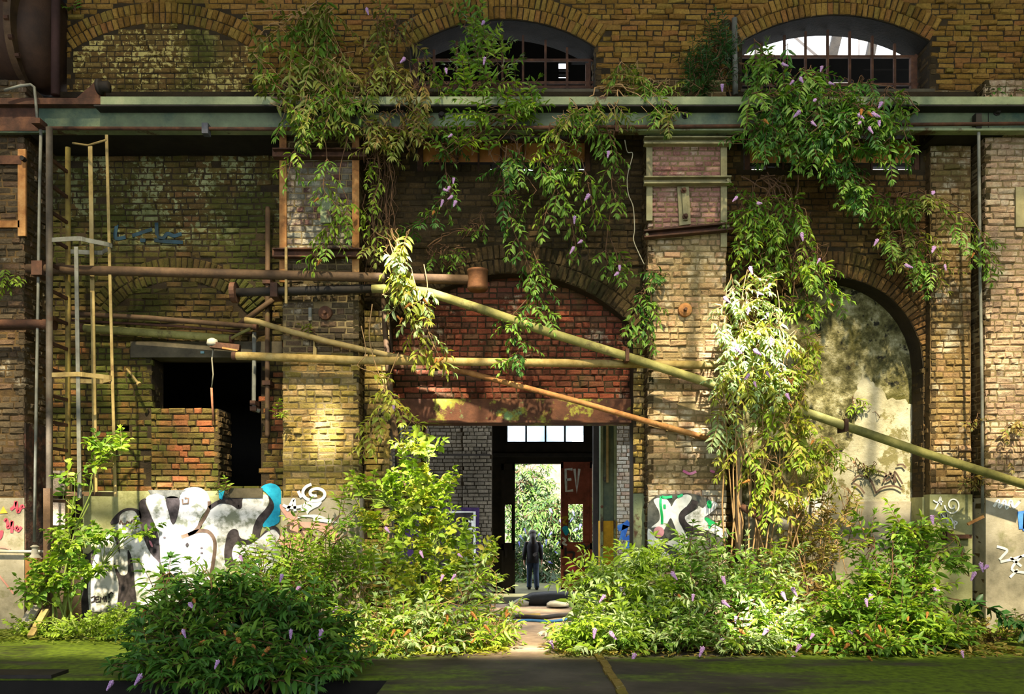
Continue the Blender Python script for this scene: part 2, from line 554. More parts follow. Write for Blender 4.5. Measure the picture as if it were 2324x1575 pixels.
# facing around the narrow strips beside the openings is done by keep_up; sills
for nm, a in (('window_sill', win_a), ('window_sill', win_b)):
    MB().box(a.xc - a.w - .03, a.xc + a.w + .03, -0.05, 0.44, zsill - 0.06, zsill + 0.005).build(nm, M['concrete'], up)

# ------------------------------------------------------------- bays below
Y1, Y2, Y3, YP = 0.25, 0.15, 0.10, -0.25
ZB = ZLEDGE + 0.05
# bay 1
arch1 = Arc(X(405, Y1), X(562, Y1) - X(405, Y1), Z(714, Y1), Z(638, Y1))
op = (X(343, Y1), X(592, Y1), Z(1108, Y1), Z(811, Y1))
pocket = (X(268, Y1), X(292, Y1), Z(978, Y1), Z(963, Y1))
w1 = core('wall_left_bay', X(60, Y1), X(660, Y1), 0.0, ZB, Y1 + 0.013, 0.35, [op, pocket], M['mortar_dark'], 'recessed brick wall of the left bay with a dark opening and a blind arch')


def keep1(x, z, hu, hv):
    if op[0] - hu * .6 < x < op[1] + hu * .6 and op[2] < z < op[3] + 0.04: return False
    if arch1.in_ring(x, z, .31): return False
    if pocket[0] - hu * .7 < x < pocket[1] + hu * .7 and pocket[2] < z < pocket[3]: return False
    return z > Z(1116, Y1)


zmid = Z(775, Y1)
brickwork(w1, M['b_left'], Y1, X(60, Y1), X(660, Y1), zmid, ZB, keep1, miss=0.008, rough=1.3, extra=[arch1.ring(Y1, 0.30, 2, 0.1, 0.008, 6)])
brickwork(w1, M['b_infill'], Y1, X(60, Y1), X(660, Y1), Z(1116, Y1), zmid, keep1, name='lower_brickwork', miss=0.02)
brickwork(w1, M['b_dark'], op[0], Y1, Y1 + .35, Z(922, Y1), op[3], axis='y', s=1, name='jamb_brickwork')
# half-height brick infill in the opening
par = core('wall_parapet_infill', op[0], X(497, Y1), op[2], Z(928, Y1), Y1 + .0, 0.42, (), M['mortar_dark'], 'half height brick infill standing in the dark opening')
brickwork(par, M['b_infill'], Y1 - .02, op[0], X(497, Y1), op[2], Z(926, Y1))
brickwork(par, M['b_dark'], X(497, Y1) + .015, Y1 - .02, Y1 + .42, op[2], Z(930, Y1), axis='y', s=1, name='return_brickwork')
MB().pbox(296, 640, 775, 811, Y1 - 0.03, 0.3).build('trim_lintel', M['concrete'], w1)
MB().pbox(188, 640, 1114, 1425, Y1 - 0.03, 0.08).build('dado_render', M['plaster_green'], w1)
MB().pbox(510, 596, 1108, 1130, Y1 - 0.05, 0.4).build('threshold', M['concrete'], w1)

# bay 2
arch2 = Arc(X(1160, Y2), X(1440, Y2) - X(1160, Y2), Z(745, Y2), Z(620, Y2))
zl1, zl0 = Z(905, Y2), Z(957, Y2)
up2 = (X(945, Y2), X(1340, Y2), Z(388, Y2), Z(304, Y2))
w2 = core('wall_centre_bay', X(805, Y2), X(1480, Y2), 0.0, ZB, Y2 + 0.013, 0.3, [(arch2.xc - arch2.w, arch2.xc + arch2.w, -0.01, arch2), up2], M['mortar_dark'],
          'recessed brick wall of the centre bay above the doorway')


def keep2(x, z, hu, hv):
    if arch2.inside(x, z, 0.0): return False
    if arch2.in_ring(x, z, .37): return False
    if abs(x - arch2.xc) < arch2.w + hu and z < arch2.zs: return False
    if up2[0] - hu < x < up2[1] + hu and z > up2[2] - hv: return False
    return True


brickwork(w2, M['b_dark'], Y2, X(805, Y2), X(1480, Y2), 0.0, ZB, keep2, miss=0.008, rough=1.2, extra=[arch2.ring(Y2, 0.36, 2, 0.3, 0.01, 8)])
Y2i = 0.36
inf2 = core('wall_arch_infill', arch2.xc - arch2.w, arch2.xc + arch2.w, Z(905, Y2i), arch2.za + 0.05, Y2i + .013, 0.2, (), M['mortar_dark'], 'red brick infill under the wide centre arch')
brickwork(inf2, M['b_red'], Y2i, arch2.xc - arch2.w - .05, arch2.xc + arch2.w + .05, Z(905, Y2i), arch2.za + .04, miss=0.015)
lin = MB().pbox(880, 1437, 905, 957, Y2i - 0.12, 0.3)
lin.pbox(880, 1437, 954, 959, Y2i - 0.18, 0.36)
tag(lin.build('trim_door_lintel', M['lintel']), 'rusty riveted lintel with green and yellow lichen over the doorway', None, None, 'structure')
# narrow brick steps either side of the doorway
for nm, a, b, m, zt in (('wall_door_step_left', 826, 884, 'b_pier', 700), ('wall_door_step_right', 1437, 1475, 'b_pier', 745)):
    c_ = core(nm, X(a, 0.05), X(b, 0.05), 0, Z(zt + 4, 0.05), 0.07, 0.3, (), M['mortar_dark'], 'narrow brick step beside the doorway, ' + ('left' if a < 1000 else 'right'))
    brickwork(c_, M[m], 0.05, X(a, 0.05), X(b, 0.05), 0 if a < 1000 else Z(1120, .05), Z(zt + 4, .05), L=0.2)
    if a < 1000: brickwork(c_, M[m], X(b, .05), 0.05, 0.37, 0, Z(960, .05), axis='y', s=1, name='return_brickwork')
    else: MB().pbox(1438, 1474, 1120, 1425, 0.02, 0.06).build('painted_render', M['pale_green'], c_)

# bay 3
arch3 = Arc(X(1890, Y3), X(2096, Y3) - X(1890, Y3), Z(834, Y3), Z(629, Y3))
up3 = (X(1688, Y3), X(2090, Y3), Z(384, Y3), Z(304, Y3))
w3 = core('wall_right_bay', X(1640, Y3), X(2245, Y3), 0.0, ZB, Y3 + .013, 0.33, [(arch3.xc - arch3.w, arch3.xc + arch3.w, -0.01, arch3), up3], M['mortar_dark'],
          'recessed brick wall of the right bay with a tall round arch')


def keep3(x, z, hu, hv):
    if arch3.inside(x, z, 0.0): return False
    if arch3.in_ring(x, z, .34): return False
    if abs(x - arch3.xc) < arch3.w + hu and z < arch3.zs: return False
    if up3[0] - hu < x < up3[1] + hu and z > up3[2] - hv: return False
    return x < X(2118, Y3) or x > X(2200, Y3)


M['b_bay3'] = mat_brick('brick_right_bay', ['#7c5a34', '#6c4e2c', '#86643a', '#5e4628', '#8c6a40'], '#464620', 0.5, 0.68, 0.5)
brickwork(w3, M['b_bay3'], Y3, X(1640, Y3), X(2245, Y3), 0.0, ZB, keep3, rough=1.3, extra=[arch3.ring(Y3, 0.33, 2, 0.34, 0.01, 9)])
brickwork(w3, M['b_dark'], arch3.xc + arch3.w, Y3, Y3 + .33, Z(1130, Y3), arch3.zs, axis='y', s=-1, name='jamb_brickwork')
MB().box(arch3.xc + arch3.w - .02, arch3.xc + arch3.w + .1, Y3 - .01, Y3 + .3, 0, Z(1128, Y3)).build('jamb_render', M['plaster_green'], w3)
Y3i = 0.40
inf3 = core('wall_blocked_arch', arch3.xc - arch3.w, arch3.xc + arch3.w, 0, arch3.za + .05, Y3i, 0.2, (), M['flaky'], 'flaking render blocking the tall right arch')
M['flaky_low'] = mat_noise('pale_flaking_render', [(0.3, '#6a664c'), (0.45, '#928c72'), (0.6, '#aca68e'), (0.8, '#bab49e')], 2.2, 0.92, 0.8, 16, 0.02, detail=8,
                           over=[('#6a6440', 3.2, 0.56, 0.6), ('#4a4630', 8, 0.64, 0.68), ('#a87452', 2.2, 0.66, 0.7)])
_pts = [(2100, 950), (2060, 905), (2010, 900), (1985, 870), (1960, 850), (1935, 905), (1945, 960), (1925, 1010), (1900, 1030), (1880, 1100), (1840, 1130), (1760, 1150), (1740, 1425), (2100, 1425)]
_rg = np.random.default_rng(9)
_q = []
for (a, b), (c, d) in zip(_pts, _pts[1:] + _pts[:1]):
    for i in range(6):
        u = i / 6
        _q.append((min(a + (c - a) * u + _rg.normal(0, 3), 2105), b + (d - b) * u + _rg.normal(0, 3)))
MB().prism([(X(a, Y3i - .012), Z(b, Y3i - .012)) for a, b in _q], Y3i - .012, Y3i + .05).build('pale_render_patch', M['flaky_low'], inf3)
MB().pbox(1690, 2098, 1138, 1425, Y3i - .03, 0.1).build('dado_render', M['plaster'], inf3)
# pilaster right of the arch
Yq = -0.02
pq = core('wall_right_pilaster', X(2112, Yq), X(2205, Yq), 0, ZB, Yq + .013, 0.2, (), M['mortar'], 'brick pilaster beside the tall right arch')
M['b_pilaster'] = mat_brick('brick_pilaster', ['#9c8254', '#8e7446', '#a88e62', '#846c40', '#a88460'], '#55522a', 0.52, 0.7, 0.45, white=0.1)
brickwork(pq, M['b_pilaster'], Yq, X(2112, Yq), X(2205, Yq), Z(1122, Yq), ZB)
brickwork(pq, M['b_dark'], X(2112, Yq), Yq, Y3, Z(1122, Yq), ZB, axis='y', s=-1, name='return_brickwork')
MB().pbox(2110, 2207, 1122, 1425, Yq - .02, 0.2).build('dado_render', M['plaster_green'], pq)

# piers
piers = [('wall_pier_far_left', -70, 55, 'b_pier_dark', 'far left brick pier with red scrawls below'),
         ('wall_pier_left', 640, 815, 'b_pier', 'left brick pier with rusty steel straps'),
         ('wall_pier_right', 1470, 1650, 'b_pier_right', 'right brick pier with a pink panel in steel straps'),
         ('wall_pier_far_right', 2236, 2480, 'b_pink', 'far right brick pier with pale pink bricks')]
PIER = {}
for nm, a, b, m, lab in piers:
    xa, xb = X(a, YP), X(b, YP)
    p = core(nm, xa + .01, xb - .01, 0, ZB, YP + .013, 0.55, (), M['mortar_pier'] if a > 0 else BW, lab)
    PIER[nm] = p
    zt = ZB
    if nm == 'wall_pier_left':
        brickwork(p, M['b_glazed'], YP, xa, xb, Z(570, YP), Z(350, YP), name='panel_brickwork', miss=0, rough=.6)
        brickwork(p, M['b_dark'], YP, xa, xb, Z(350, YP), ZB, name='top_brickwork')
        brickwork(p, M['b_pier_dark'], YP, xa, xb, Z(800, YP), Z(570, YP), name='mossy_brickwork', rough=1.2)
        zt = Z(800, YP)
    if nm == 'wall_pier_right':
        brickwork(p, M['b_panel'], YP, xa, xb, Z(528, YP), Z(318, YP), name='panel_brickwork', miss=0, rough=.7, course=.06)
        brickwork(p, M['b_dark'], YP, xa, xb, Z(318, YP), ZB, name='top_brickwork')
        zt = Z(528, YP)
    brickwork(p, M[m], YP, xa, xb, Z(1128, YP), zt, miss=0.01, rough=1.4)
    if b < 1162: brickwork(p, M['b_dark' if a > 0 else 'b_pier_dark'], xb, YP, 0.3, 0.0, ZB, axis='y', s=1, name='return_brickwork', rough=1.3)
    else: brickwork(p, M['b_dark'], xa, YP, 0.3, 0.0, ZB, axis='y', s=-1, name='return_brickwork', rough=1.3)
    if nm == 'wall_pier_right':
        brickwork(p, M['b_white'], YP - .012, xa, xb, 0, Z(1112, YP), name='painted_brickwork', miss=0, rough=.4)
    else:
        MB().box(xa - .005, xb + .012, YP - .02, YP + .3, 0, Z(1130, YP)).build('dado_render', M['plaster'], p)

# floor: concrete with a trench at the front left, rising nothing; interior floor behind the door
def mat_floor():
    t = NT('darkened_concrete_floor')
    c = t.ramp(t.noise(1.2, 6, 0.65), [(0.3, hx('#2a241d')), (0.5, hx('#403930')), (0.7, hx('#564e42'))])  # concrete tones lowered to carry the foreground shade
    sx = t.n('SeparateXYZ'); t.l(t.pos(), sx.inputs[0])
    # dry trodden path through the doorway
    path = t.math('MULTIPLY', t.step(t.math('ABSOLUTE', t.math('SUBTRACT', sx.outputs[0], 0.2)), 0.75, 0.35), t.step(sx.outputs[1], -2.6, -1.6))
    c = t.mix(path, c, t.ramp(t.noise(9, 5), [(0.3, hx('#86705a')), (0.7, hx('#a89078'))]))
    # moss growing either side of it
    ms = t.math('ADD', t.noise(1.5, 6, 0.7, stretch=(0.45, 1.2, 1)), t.math('MULTIPLY', t.step(t.math('ABSOLUTE', t.math('SUBTRACT', sx.outputs[0], 0.2)), 0.6, 3.0), 0.18))
    mossc = t.ramp(t.noise(14, 4), [(0.3, hx('#36460e')), (0.7, hx('#6a7e1a'))])
    c = t.mix(t.math('MULTIPLY', t.step(ms, 0.52, 0.66), t.math('SUBTRACT', 1.0, path)), c, mossc)
    nb = t.bump(t.math('ADD', t.noise(30, 5, 0.7), t.math('MULTIPLY', t.noise(4, 3), 2.0)), 0.5, 0.012)
    return t.done(t.bsdf(c, 0.85, nb, 0, 0.25))


M['floor'] = mat_floor()
TX, TY = -1.01, -3.30
fl = MB()
fl.box(-10, 10, TY, 2.6, -0.06, 0.0)
fl.box(TX, 10, -15.5, TY, -0.06, 0.0)
tag(fl.build('floor', M['floor']), 'mossy concrete floor in front of the wall', None, None, 'structure')
M['soil'] = mat_noise('dark_soil', [(0.3, '#14100a'), (0.7, '#2c2418')], 5, 0.95, 0.8, 30, 0.02)
tag(MB().box(-10, TX, -15.5, TY, -1.4, -1.15).build('floor_trench', M['soil']), 'bottom of the dark trench at the front left', None, None, 'structure')
tag(MB().box(-9, 9, 2.6, 40, -1.0, -0.8).build('floor_yard', mat_noise('yard_soil', [(0.3, '#3a3824'), (0.7, '#5c5a3a')], 3, 0.95, 0.5)), 'lower ground behind the doorway', None, None, 'structure')
# ---------------------------------------------------- the hall around the camera
def struct(o, lab):
    return tag(o, lab, None, None, 'structure')


ROOF = 9.4
struct(core('wall_hall_left', -10.3, -10.0, 0, ROOF, -15.5, 15.9, (), M['roofdark']), 'left side wall of the hall')
struct(core('wall_hall_right', 10.0, 10.3, 0, ROOF, -15.5, 15.9, (), M['roofdark']), 'right side wall of the hall')
# outer closings of the facade so no light leaks in beside it
struct(core('wall_back_sky_block', -10.3, 10.3, 0, 4.6, -15.8, .3, (), M['roofdark']), 'added wall behind the camera that blocks low sky light')  # unseen wall added to hold back low sky light and darken the floor
struct(MB().box(-10.3, X(-60, Y1), 0.1, 0.5, 0, ZLEDGE).build('wall_facade_left_end', M['b_dark']), 'end of the facade left of the far left pier')
struct(MB().box(X(2470, YP), 10.3, 0.0, 0.5, 0, 9.4).build('wall_facade_right_end', M['b_dark']), 'end of the facade right of the far right pier')
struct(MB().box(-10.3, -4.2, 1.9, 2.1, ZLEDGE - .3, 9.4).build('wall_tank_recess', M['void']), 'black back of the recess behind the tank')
struct(MB().box(-8.2, 8.2, 0.4, 0.62, ZLEDGE - .45, ZLEDGE - 0.02).build('trim_ledge', M['concrete']), 'ledge on which the upper wall stands')

# unseen roof and filter panes laid out to shape where the sun falls
SUN_EL, SUN_AZ = math.radians(50), math.radians(4)      # azimuth: sun a little to the right of the camera axis
SDIR = Vector((-math.sin(SUN_AZ) * math.cos(SUN_EL), math.cos(SUN_AZ) * math.cos(SUN_EL), -math.sin(SUN_EL)))


def roof_pt(px, py, Y):
    p = W(px, py, Y)
    t = (ROOF - p.z) / -SDIR.z
    return p - SDIR * t


GY0, GY1 = -10.3, -2.6
rf = MB()
rf.box(-10.3, 10.3, GY1, 3.2, ROOF, ROOF + .15)
rf.box(-10.3, 10.3, -15.5, GY0, ROOF, ROOF + .15)
struct(rf.build('ceiling', M['roofdark']), 'unseen hall roof with a strip left for shaping the sun')
bm_ = MB()
for i in range(9):
    x = -10 + i * 2.5
    bm_.box(x - .05, x + .05, -15.5, 0.0, ROOF - .22, ROOF)
for y in (GY0, (GY0 + GY1) / 2, GY1): bm_.box(-10, 10, y - .05, y + .05, ROOF - .15, ROOF)
struct(bm_.build('ceiling_beam_grid', M['black_steel']), 'steel roof beams of the hall')


def mat_sun_filter(name, col, lo, hi, sc):
    t = NT(name)
    tr = t.n('BsdfTransparent')
    c = t.ramp(t.noise(sc, 4, 0.6), [(lo, hx('#000000')), (hi, col)])
    t.l(c, tr.inputs['Color'])
    d = t.bsdf(hx('#3a382c'), 0.6)
    mx = t.n('MixShader'); mx.inputs[0].default_value = 0.12
    t.l(tr.outputs[0], mx.inputs[1]); t.l(d.outputs[0], mx.inputs[2])
    return t.done(mx)


GL = {0: mat_sun_filter('roof_filter_dark', (.17, .155, .12, 1), 0.3, 0.75, 1.3),  # added panes, graded to dim the sun more towards the wall
      1: mat_sun_filter('roof_filter_mid', (.36, .33, .25, 1), 0.33, 0.68, 1.1),
      2: mat_sun_filter('roof_filter_clear', (.53, .49, .38, 1), 0.33, 0.66, 0.9)}
# places on which the full sun falls through an opening cut for it: (px, py, Y) corners in the photo
gaps = []


def gap(px0, px1, py0, py1, Y):
    a, b = roof_pt(px0, py0, Y), roof_pt(px1, py1, Y)
    gaps.append((min(a.x, b.x), max(a.x, b.x), min(a.y, b.y), max(a.y, b.y)))


gap(345, 475, 1108, 1300, Y1)
gap(716, 764, 930, 1045, YP)
gap(1625, 1800, 640, 960, -0.75)
gap(1660, 1800, 1340, 1500, -1.9)
gap(72, 160, 1040, 1250, -0.3)
gap(860, 1010, 560, 700, -0.65)
gap(1150, 1270, 1440, 1490, -1.9)
gap(880, 1010, 985, 1130, -0.8)
gap(1850, 1960, 900, 950, -0.6)
gap(1400, 1430, 1010, 1080, 6)
rows = [(GY1, -3.9, 0), (-3.9, -5.0, 1), (-5.0, -6.6, 2), (-6.6, -8.2, 2), (-8.2, GY0, 2)]
for k in (0, 1, 2):
    mb = MB()
    for yb, ya, kk in rows:
        if kk != k: continue
        # cut the row into rectangles around the gaps
        xs = sorted({-10.0, 10.0} | {g[0] for g in gaps} | {g[1] for g in gaps})
        for a, b in zip(xs[:-1], xs[1:]):
            m = (a + b) / 2
            seg = [(ya, yb)]
            for g in gaps:
                if g[0] < m < g[1]:
                    ns = []
                    for s0, s1 in seg:
                        if g[2] > s0: ns.append((s0, min(s1, g[2])))
                        if g[3] < s1: ns.append((max(s0, g[3]), s1))
                    seg = [q for q in ns if q[1] - q[0] > 1e-3]
            for s0, s1 in seg:
                mb.add([(a, s0, ROOF + .05), (b, s0, ROOF + .05), (b, s1, ROOF + .05), (a, s1, ROOF + .05)], [(0, 1, 2, 3)])
    if mb.v: struct(mb.build('ceiling_sun_filter', GL[k]), 'added unseen sun filter, ' + ('sooty', 'medium', 'clear')[k] + ' panes')

# ------------------------------------------------ rooms behind the facade
# dark store behind the left opening
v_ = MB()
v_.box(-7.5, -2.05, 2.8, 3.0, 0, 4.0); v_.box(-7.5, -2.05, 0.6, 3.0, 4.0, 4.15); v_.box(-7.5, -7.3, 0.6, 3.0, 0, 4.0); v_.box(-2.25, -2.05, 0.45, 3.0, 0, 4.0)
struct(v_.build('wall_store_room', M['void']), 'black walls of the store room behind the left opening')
# passage behind the doorway
pl = core('wall_passage_left', X(700, 6), X(1116, 6), -0.8, 5.2, 6.02, .3, (), M['mortar_dark'], 'grey brick wall inside the doorway, left')
brickwork(pl, M['b_grey'], 6.0, X(860, 6), X(1050, 6), -.2, 5.2, miss=0, rough=.5)
brickwork(pl, M['b_grey'], 5.96, X(1050, 6), X(1116, 6), -.2, 5.2, miss=0, rough=.5, name='pier_brickwork')
MB().pbox(970, 1112, 1030, 1034, 5.9, .05).build('conduit', M['black_steel'], pl)
pr = core('wall_passage_right', X(1392, 6), X(1560, 6), -0.8, 5.2, 6.02, .3, (), M['mortar'], 'white painted brick wall inside the doorway, right')
brickwork(pr, M['b_white'], 6.0, X(1392, 6), X(1500, 6), -.2, Z(1010, 6), miss=0, rough=.8)
brickwork(pr, M['b_grey'], 6.0, X(1392, 6), X(1500, 6), Z(1010, 6), 5.2, miss=0, rough=.8, name='upper_brickwork')
struct(MB().box(-4.5, 5.2, 8.2, 13.5, 5.2, 5.35).build('ceiling_passage', M['void']), 'roof of the passage behind the doorway')
struct(MB().box(-4.7, -4.5, 6.3, 13.5, -.8, 5.35).box(5.2, 5.4, 6.3, 13.5, -.8, 5.35).build('wall_passage_sides', M['concrete']), 'side walls of the passage')
# far wall with the window of four panes and the double door
YB = 13.5
dx0, dx1 = X(1140, YB), X(1347, YB)
zh = Z(1052, YB)
wx0, wx1, wz0, wz1 = X(1150, YB), X(1326, YB), Z(1005, YB), Z(950, YB)
fw = core('wall_far_end', -4.5, 5.2, -0.8, 5.4, YB, .3, [(dx0, dx1, -.8, zh), (wx0, wx1, wz0, wz1)], M['roofdark'], 'dark far wall inside with a double door under a strip window')
wn = tag(thing('window_1', None, None, ((wx0 + wx1) / 2, YB, wz0)), 'strip window of four dusty panes over the far door', None, None, 'structure')
fr = MB()
for i in range(5):
    x = wx0 + (wx1 - wx0) * i / 4
    fr.box(x - .025, x + .025, YB - .05, YB + .05, wz0, wz1)
for z in (wz0, wz1): fr.box(wx0, wx1, YB - .05, YB + .05, z - .03, z + .03)
fr.build('window_frame', M['black_steel'], wn)
tg = NT('dusty_pane')
_t = tg.n('BsdfTransparent'); tg.l(tg.ramp(tg.noise(1.6, 5, .6), [(.3, hx('#9fb2c0')), (.7, hx('#e8eef2'))]), _t.inputs['Color'])
_d = tg.n('BsdfTranslucent'); _d.inputs['Color'].default_value = (.75, .8, .85, 1)
_m = tg.n('MixShader'); _m.inputs[0].default_value = .35
tg.l(_t.outputs[0], _m.inputs[1]); tg.l(_d.outputs[0], _m.inputs[2])
M['pane'] = tg.done(_m)
for i in range(4):
    a, b = wx0 + (wx1 - wx0) * i / 4 + .025, wx0 + (wx1 - wx0) * (i + 1) / 4 - .025
    if i == 3:
        MB().prism([(a, wz0), (b - .35, wz0), (b - .22, wz0 + .3), (b, wz0 + .22), (b, wz1), (a, wz1)], YB - .01, YB + .0).build('pane', M['pane'], wn)
    else:
        MB().box(a, b, YB - .01, YB, wz0, wz1).build('pane', M['pane'], wn)
MB().box(dx0 - .3, dx1 + .35, YB - .2, YB, Z(1038, YB), Z(1030, YB)).build('door_head', M['black_steel'], fw)

M['door_red'] = mat_noise('oxide_red_door', [(0.3, '#6c3626'), (0.55, '#944c38'), (0.8, '#a65e48')], 2.5, 0.75, 0.4, 30, 0.01, over=[('#3a2018', 4, .6, .7)])
M['door_dark'] = mat_noise('tarred_door', [(0.3, '#191510'), (0.7, '#2e261d')], 2.5, 0.8, 0.3)


def leaf_door(nm, lab, px0, px1, py0, py1, wpx0, wpx1, wpy0, wpy1, m, Y):
    d = tag(thing(nm, None, None, ((X(px0, Y) + X(px1, Y)) / 2, Y, Z(py1, Y))), lab, None, None, 'structure')
    x0, x1, z0, z1 = X(px0, Y), X(px1, Y), Z(py1, Y), Z(py0, Y)
    core('door_panel', x0, x1, z0, z1, Y, .08, [(X(wpx0, Y), X(wpx1, Y), Z(wpy1, Y), Z(wpy0, Y))], m, parent=d)
    b = MB()
    for z in (z0 + .1, Z(wpy1, Y) - .12, z1 - .1): b.box(x0, x1, Y - .03, Y, z - .09, z + .09)
    b.box(x0, x0 + .07, Y - .03, Y, z0, z1); b.box(x1 - .07, x1, Y - .03, Y, z0, z1)
    b.build('door_rail', m, d)
    MB().box(x0 + .1, x0 + .16, Y - .1, Y - .02, z0 + 1.1, z0 + 1.35).build('door_handle', M['black_steel'], d)
    return d


D_RED = leaf_door('door_1', 'oxide red door leaf with EV painted on it', 1273, 1344, 1048, 1349, 1290, 1323, 1144, 1230, M['door_red'], YB - .05)
leaf_door('door_2', 'dark door leaf standing half open beside the far doorway', 1138, 1169, 1052, 1352, 1146, 1161, 1145, 1232, M['door_dark'], YB - .1)
# cracks of light beside the dark leaf: thin gaps between boards are left at both jambs by construction

# structures seen through the upper windows and the slits
Yd = 3.0  # black sheets at this depth stand in for the unlit space behind the windows
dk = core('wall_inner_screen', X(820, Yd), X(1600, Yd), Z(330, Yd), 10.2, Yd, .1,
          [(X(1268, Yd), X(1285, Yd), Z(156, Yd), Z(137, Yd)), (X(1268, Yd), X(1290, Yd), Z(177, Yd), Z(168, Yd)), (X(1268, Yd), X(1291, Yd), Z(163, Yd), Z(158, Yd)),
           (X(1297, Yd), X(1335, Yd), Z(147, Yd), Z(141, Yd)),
           (X(1060, Yd), X(1250, Yd), Z(190, Yd), Z(186, Yd))], M['void'], 'black sheet standing in for the dark interior behind the middle window')
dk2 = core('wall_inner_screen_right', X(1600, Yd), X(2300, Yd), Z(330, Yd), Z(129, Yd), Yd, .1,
           [(X(1960, Yd), X(2076, Yd), Z(160, Yd), Z(157, Yd)), (X(1890, Yd), X(1935, Yd), Z(190, Yd), Z(180, Yd))], M['void'], 'black sheet standing in for the dark interior behind the right window')
M['pale_boards'] = mat_noise('pale_boards', [(0.3, '#7c7470'), (0.6, '#948c86'), (0.8, '#a49c96')], 1.2, 0.9, 0.3, 10, 0.02, stretch=(.4, 1, 3))
struct(MB().box(X(1560, 9), X(2400, 9), 9, 9.2, 5, 12.2).build('wall_pale_gable', M['pale_boards']), 'pale boarded wall seen through the right window')
trs = thing('roof_truss', 'dark riveted roof truss seen through the right window', 'truss', W(1890, 330, 5))
for (a, b, w) in (((1905, 60), (1870, 200), .17), ((1988, 60), (1960, 200), .15), ((2075, 95), (1985, 215), .13), ((1700, 215), (1730, 60), .1)):
    MB().bar(W(a[0], a[1], 5), W(b[0], b[1], 5.3), w, .1, (0, 1, 0)).build('strut', M['black_steel'], trs)
MB().bar(W(1600, 60, 5.2), W(2300, 60, 5.2), .2, .1, (0, 1, 0)).build('chord', M['black_steel'], trs)
MB().bar(W(1800, 75, 7), W(1912, 170, 7), .09, .09, (0, 1, 0)).build('brace', M['pale_boards'], trs)
MB().bar(W(1957, 60, 7), W(1957, 150, 7), .14, .09, (0, 1, 0)).build('post', M['pale_boards'], trs)

# rusty window grids in the arched windows
def grid(nm, lab, a, bars, horiz, m):
    w = tag(thing(nm, None, None, (a.xc, .3, zsill)), lab, None, None, 'structure')
    g = MB()
    Yg = .3
    for px in bars:
        x = X(px, Yg)
        if abs(x - a.xc) < a.w: g.box(x - .014, x + .014, Yg - .015, Yg + .015, zsill, a.top(x) - .02)
    for py in horiz: g.box(a.xc - a.w, a.xc + a.w, Yg - .012, Yg + .012, Z(py, Yg) - .016, Z(py, Yg) + .016)
    g.box(a.xc - a.w, a.xc - a.w + .07, Yg - .03, Yg + .03, zsill, a.zs - .05)
    g.box(a.xc + a.w - .1, a.xc + a.w - .04, Yg - .03, Yg + .03, zsill, a.zs - .05)
    g.build('glazing_bars', m, w)
    return w


grid('window_2', 'arched window with a rusty grid in the middle of the upper wall', win_a, [985, 1037, 1090, 1140, 1187, 1238, 1287, 1338], [137, 188, 198], M['rust'])
grid('window_3', 'arched window with a rusty grid at the right of the upper wall', win_b, [1728, 1780, 1828, 1878, 1928, 1979, 2030, 2078], [129, 192], M['rust'])

M['transom'] = mat_noise('transom_rust', [(.3, '#a0602c'), (.55, '#c8884c'), (.8, '#d8a878')], 3, .8, .4, 30, .006, over=[('#6a3c20', 5, .62, .7)])
# transom windows under the beam: rusty plates above a bright slit
def transom(nm, lab, px0, px1, y0, y1, Y, bars):
    t_ = tag(thing(nm, None, None, ((X(px0, Y) + X(px1, Y)) / 2, Y, Z(392, Y))), lab, None, None, 'structure')
    MB().pbox(px0 + 6, px1 - 6, y0, y1, Y + .06, .04).build('rusty_plate', M['transom'], t_)
    MB().pbox(px0 - 4, px1 + 4, y1, 378, Y + .05, .08).build('sill_plate', M['black_steel'], t_)
    g = MB()
    for px in bars: g.pbox(px - 2, px + 2, 304, 392, Y, .05)
    g.pbox(px0, px1, 315, 320, Y - .01, .06); g.pbox(px0, px0 + 12, 304, 395, Y - .02, .08); g.pbox(px1 - 12, px1, 304, 395, Y - .02, .08)
    g.build('transom_bars', M['rust'], t_)
    return t_


transom('window_4', 'rusty transom over the centre bay with a bright slit below', 947, 1340, 322, 368, .2, [1000, 1038, 1086, 1137, 1187, 1238, 1290])
transom('window_5', 'rusty transom over the right bay with a bright slit below', 1690, 2088, 322, 370, .16, [1740, 1778, 1830, 1880, 1932, 1979, 2030])
# ragged brick on the slit's lower edge
for nm, a0, b0, Y in (('slit_rubble', 950, 1335, .2), ('slit_rubble', 1695, 2085, .16)):
    cells = []
    rr = random.Random(a0)
    x = X(a0, Y)
    while x < X(b0, Y):
        w_ = rr.uniform(.05, .2)
        h_ = rr.choice([.01, .02, .03, .05])
        if (a0 < 1000 and X(1010, Y) < x < X(1095, Y)) or (a0 < 1000 and x < X(1000, Y)) or (a0 > 1000 and X(1770, Y) < x < X(1950, Y)): h_ = .09
        cells.append((x + w_ / 2, Z(389, Y) + h_ / 2, w_ / 2, h_ / 2 + .004))
        x += w_
    V, F = bricks_mesh(cells, lambda u, v, d: (u, Y + d, v), np.random.default_rng(5), depth=.15)
    link_mesh(nm, V, F, M['b_dark'], w2 if a0 < 1000 else w3)

# ------------------------------------------------------------------ camera, light
cam_d = bpy.data.cameras.new('camera')
cam = bpy.data.objects.new('camera', cam_d)
COL.objects.link(cam)
cam.location = (0, -D0, EYE)
cam.rotation_euler = (math.radians(90), 0, 0)
cam_d.sensor_fit = 'HORIZONTAL'
cam_d.sensor_width = 36.0
cam_d.lens = 36.0 * FPX / 2324.0
cam_d.shift_y = (HZ - 1575 / 2) / 2324.0
cam_d.clip_end = 200
SC.camera = cam

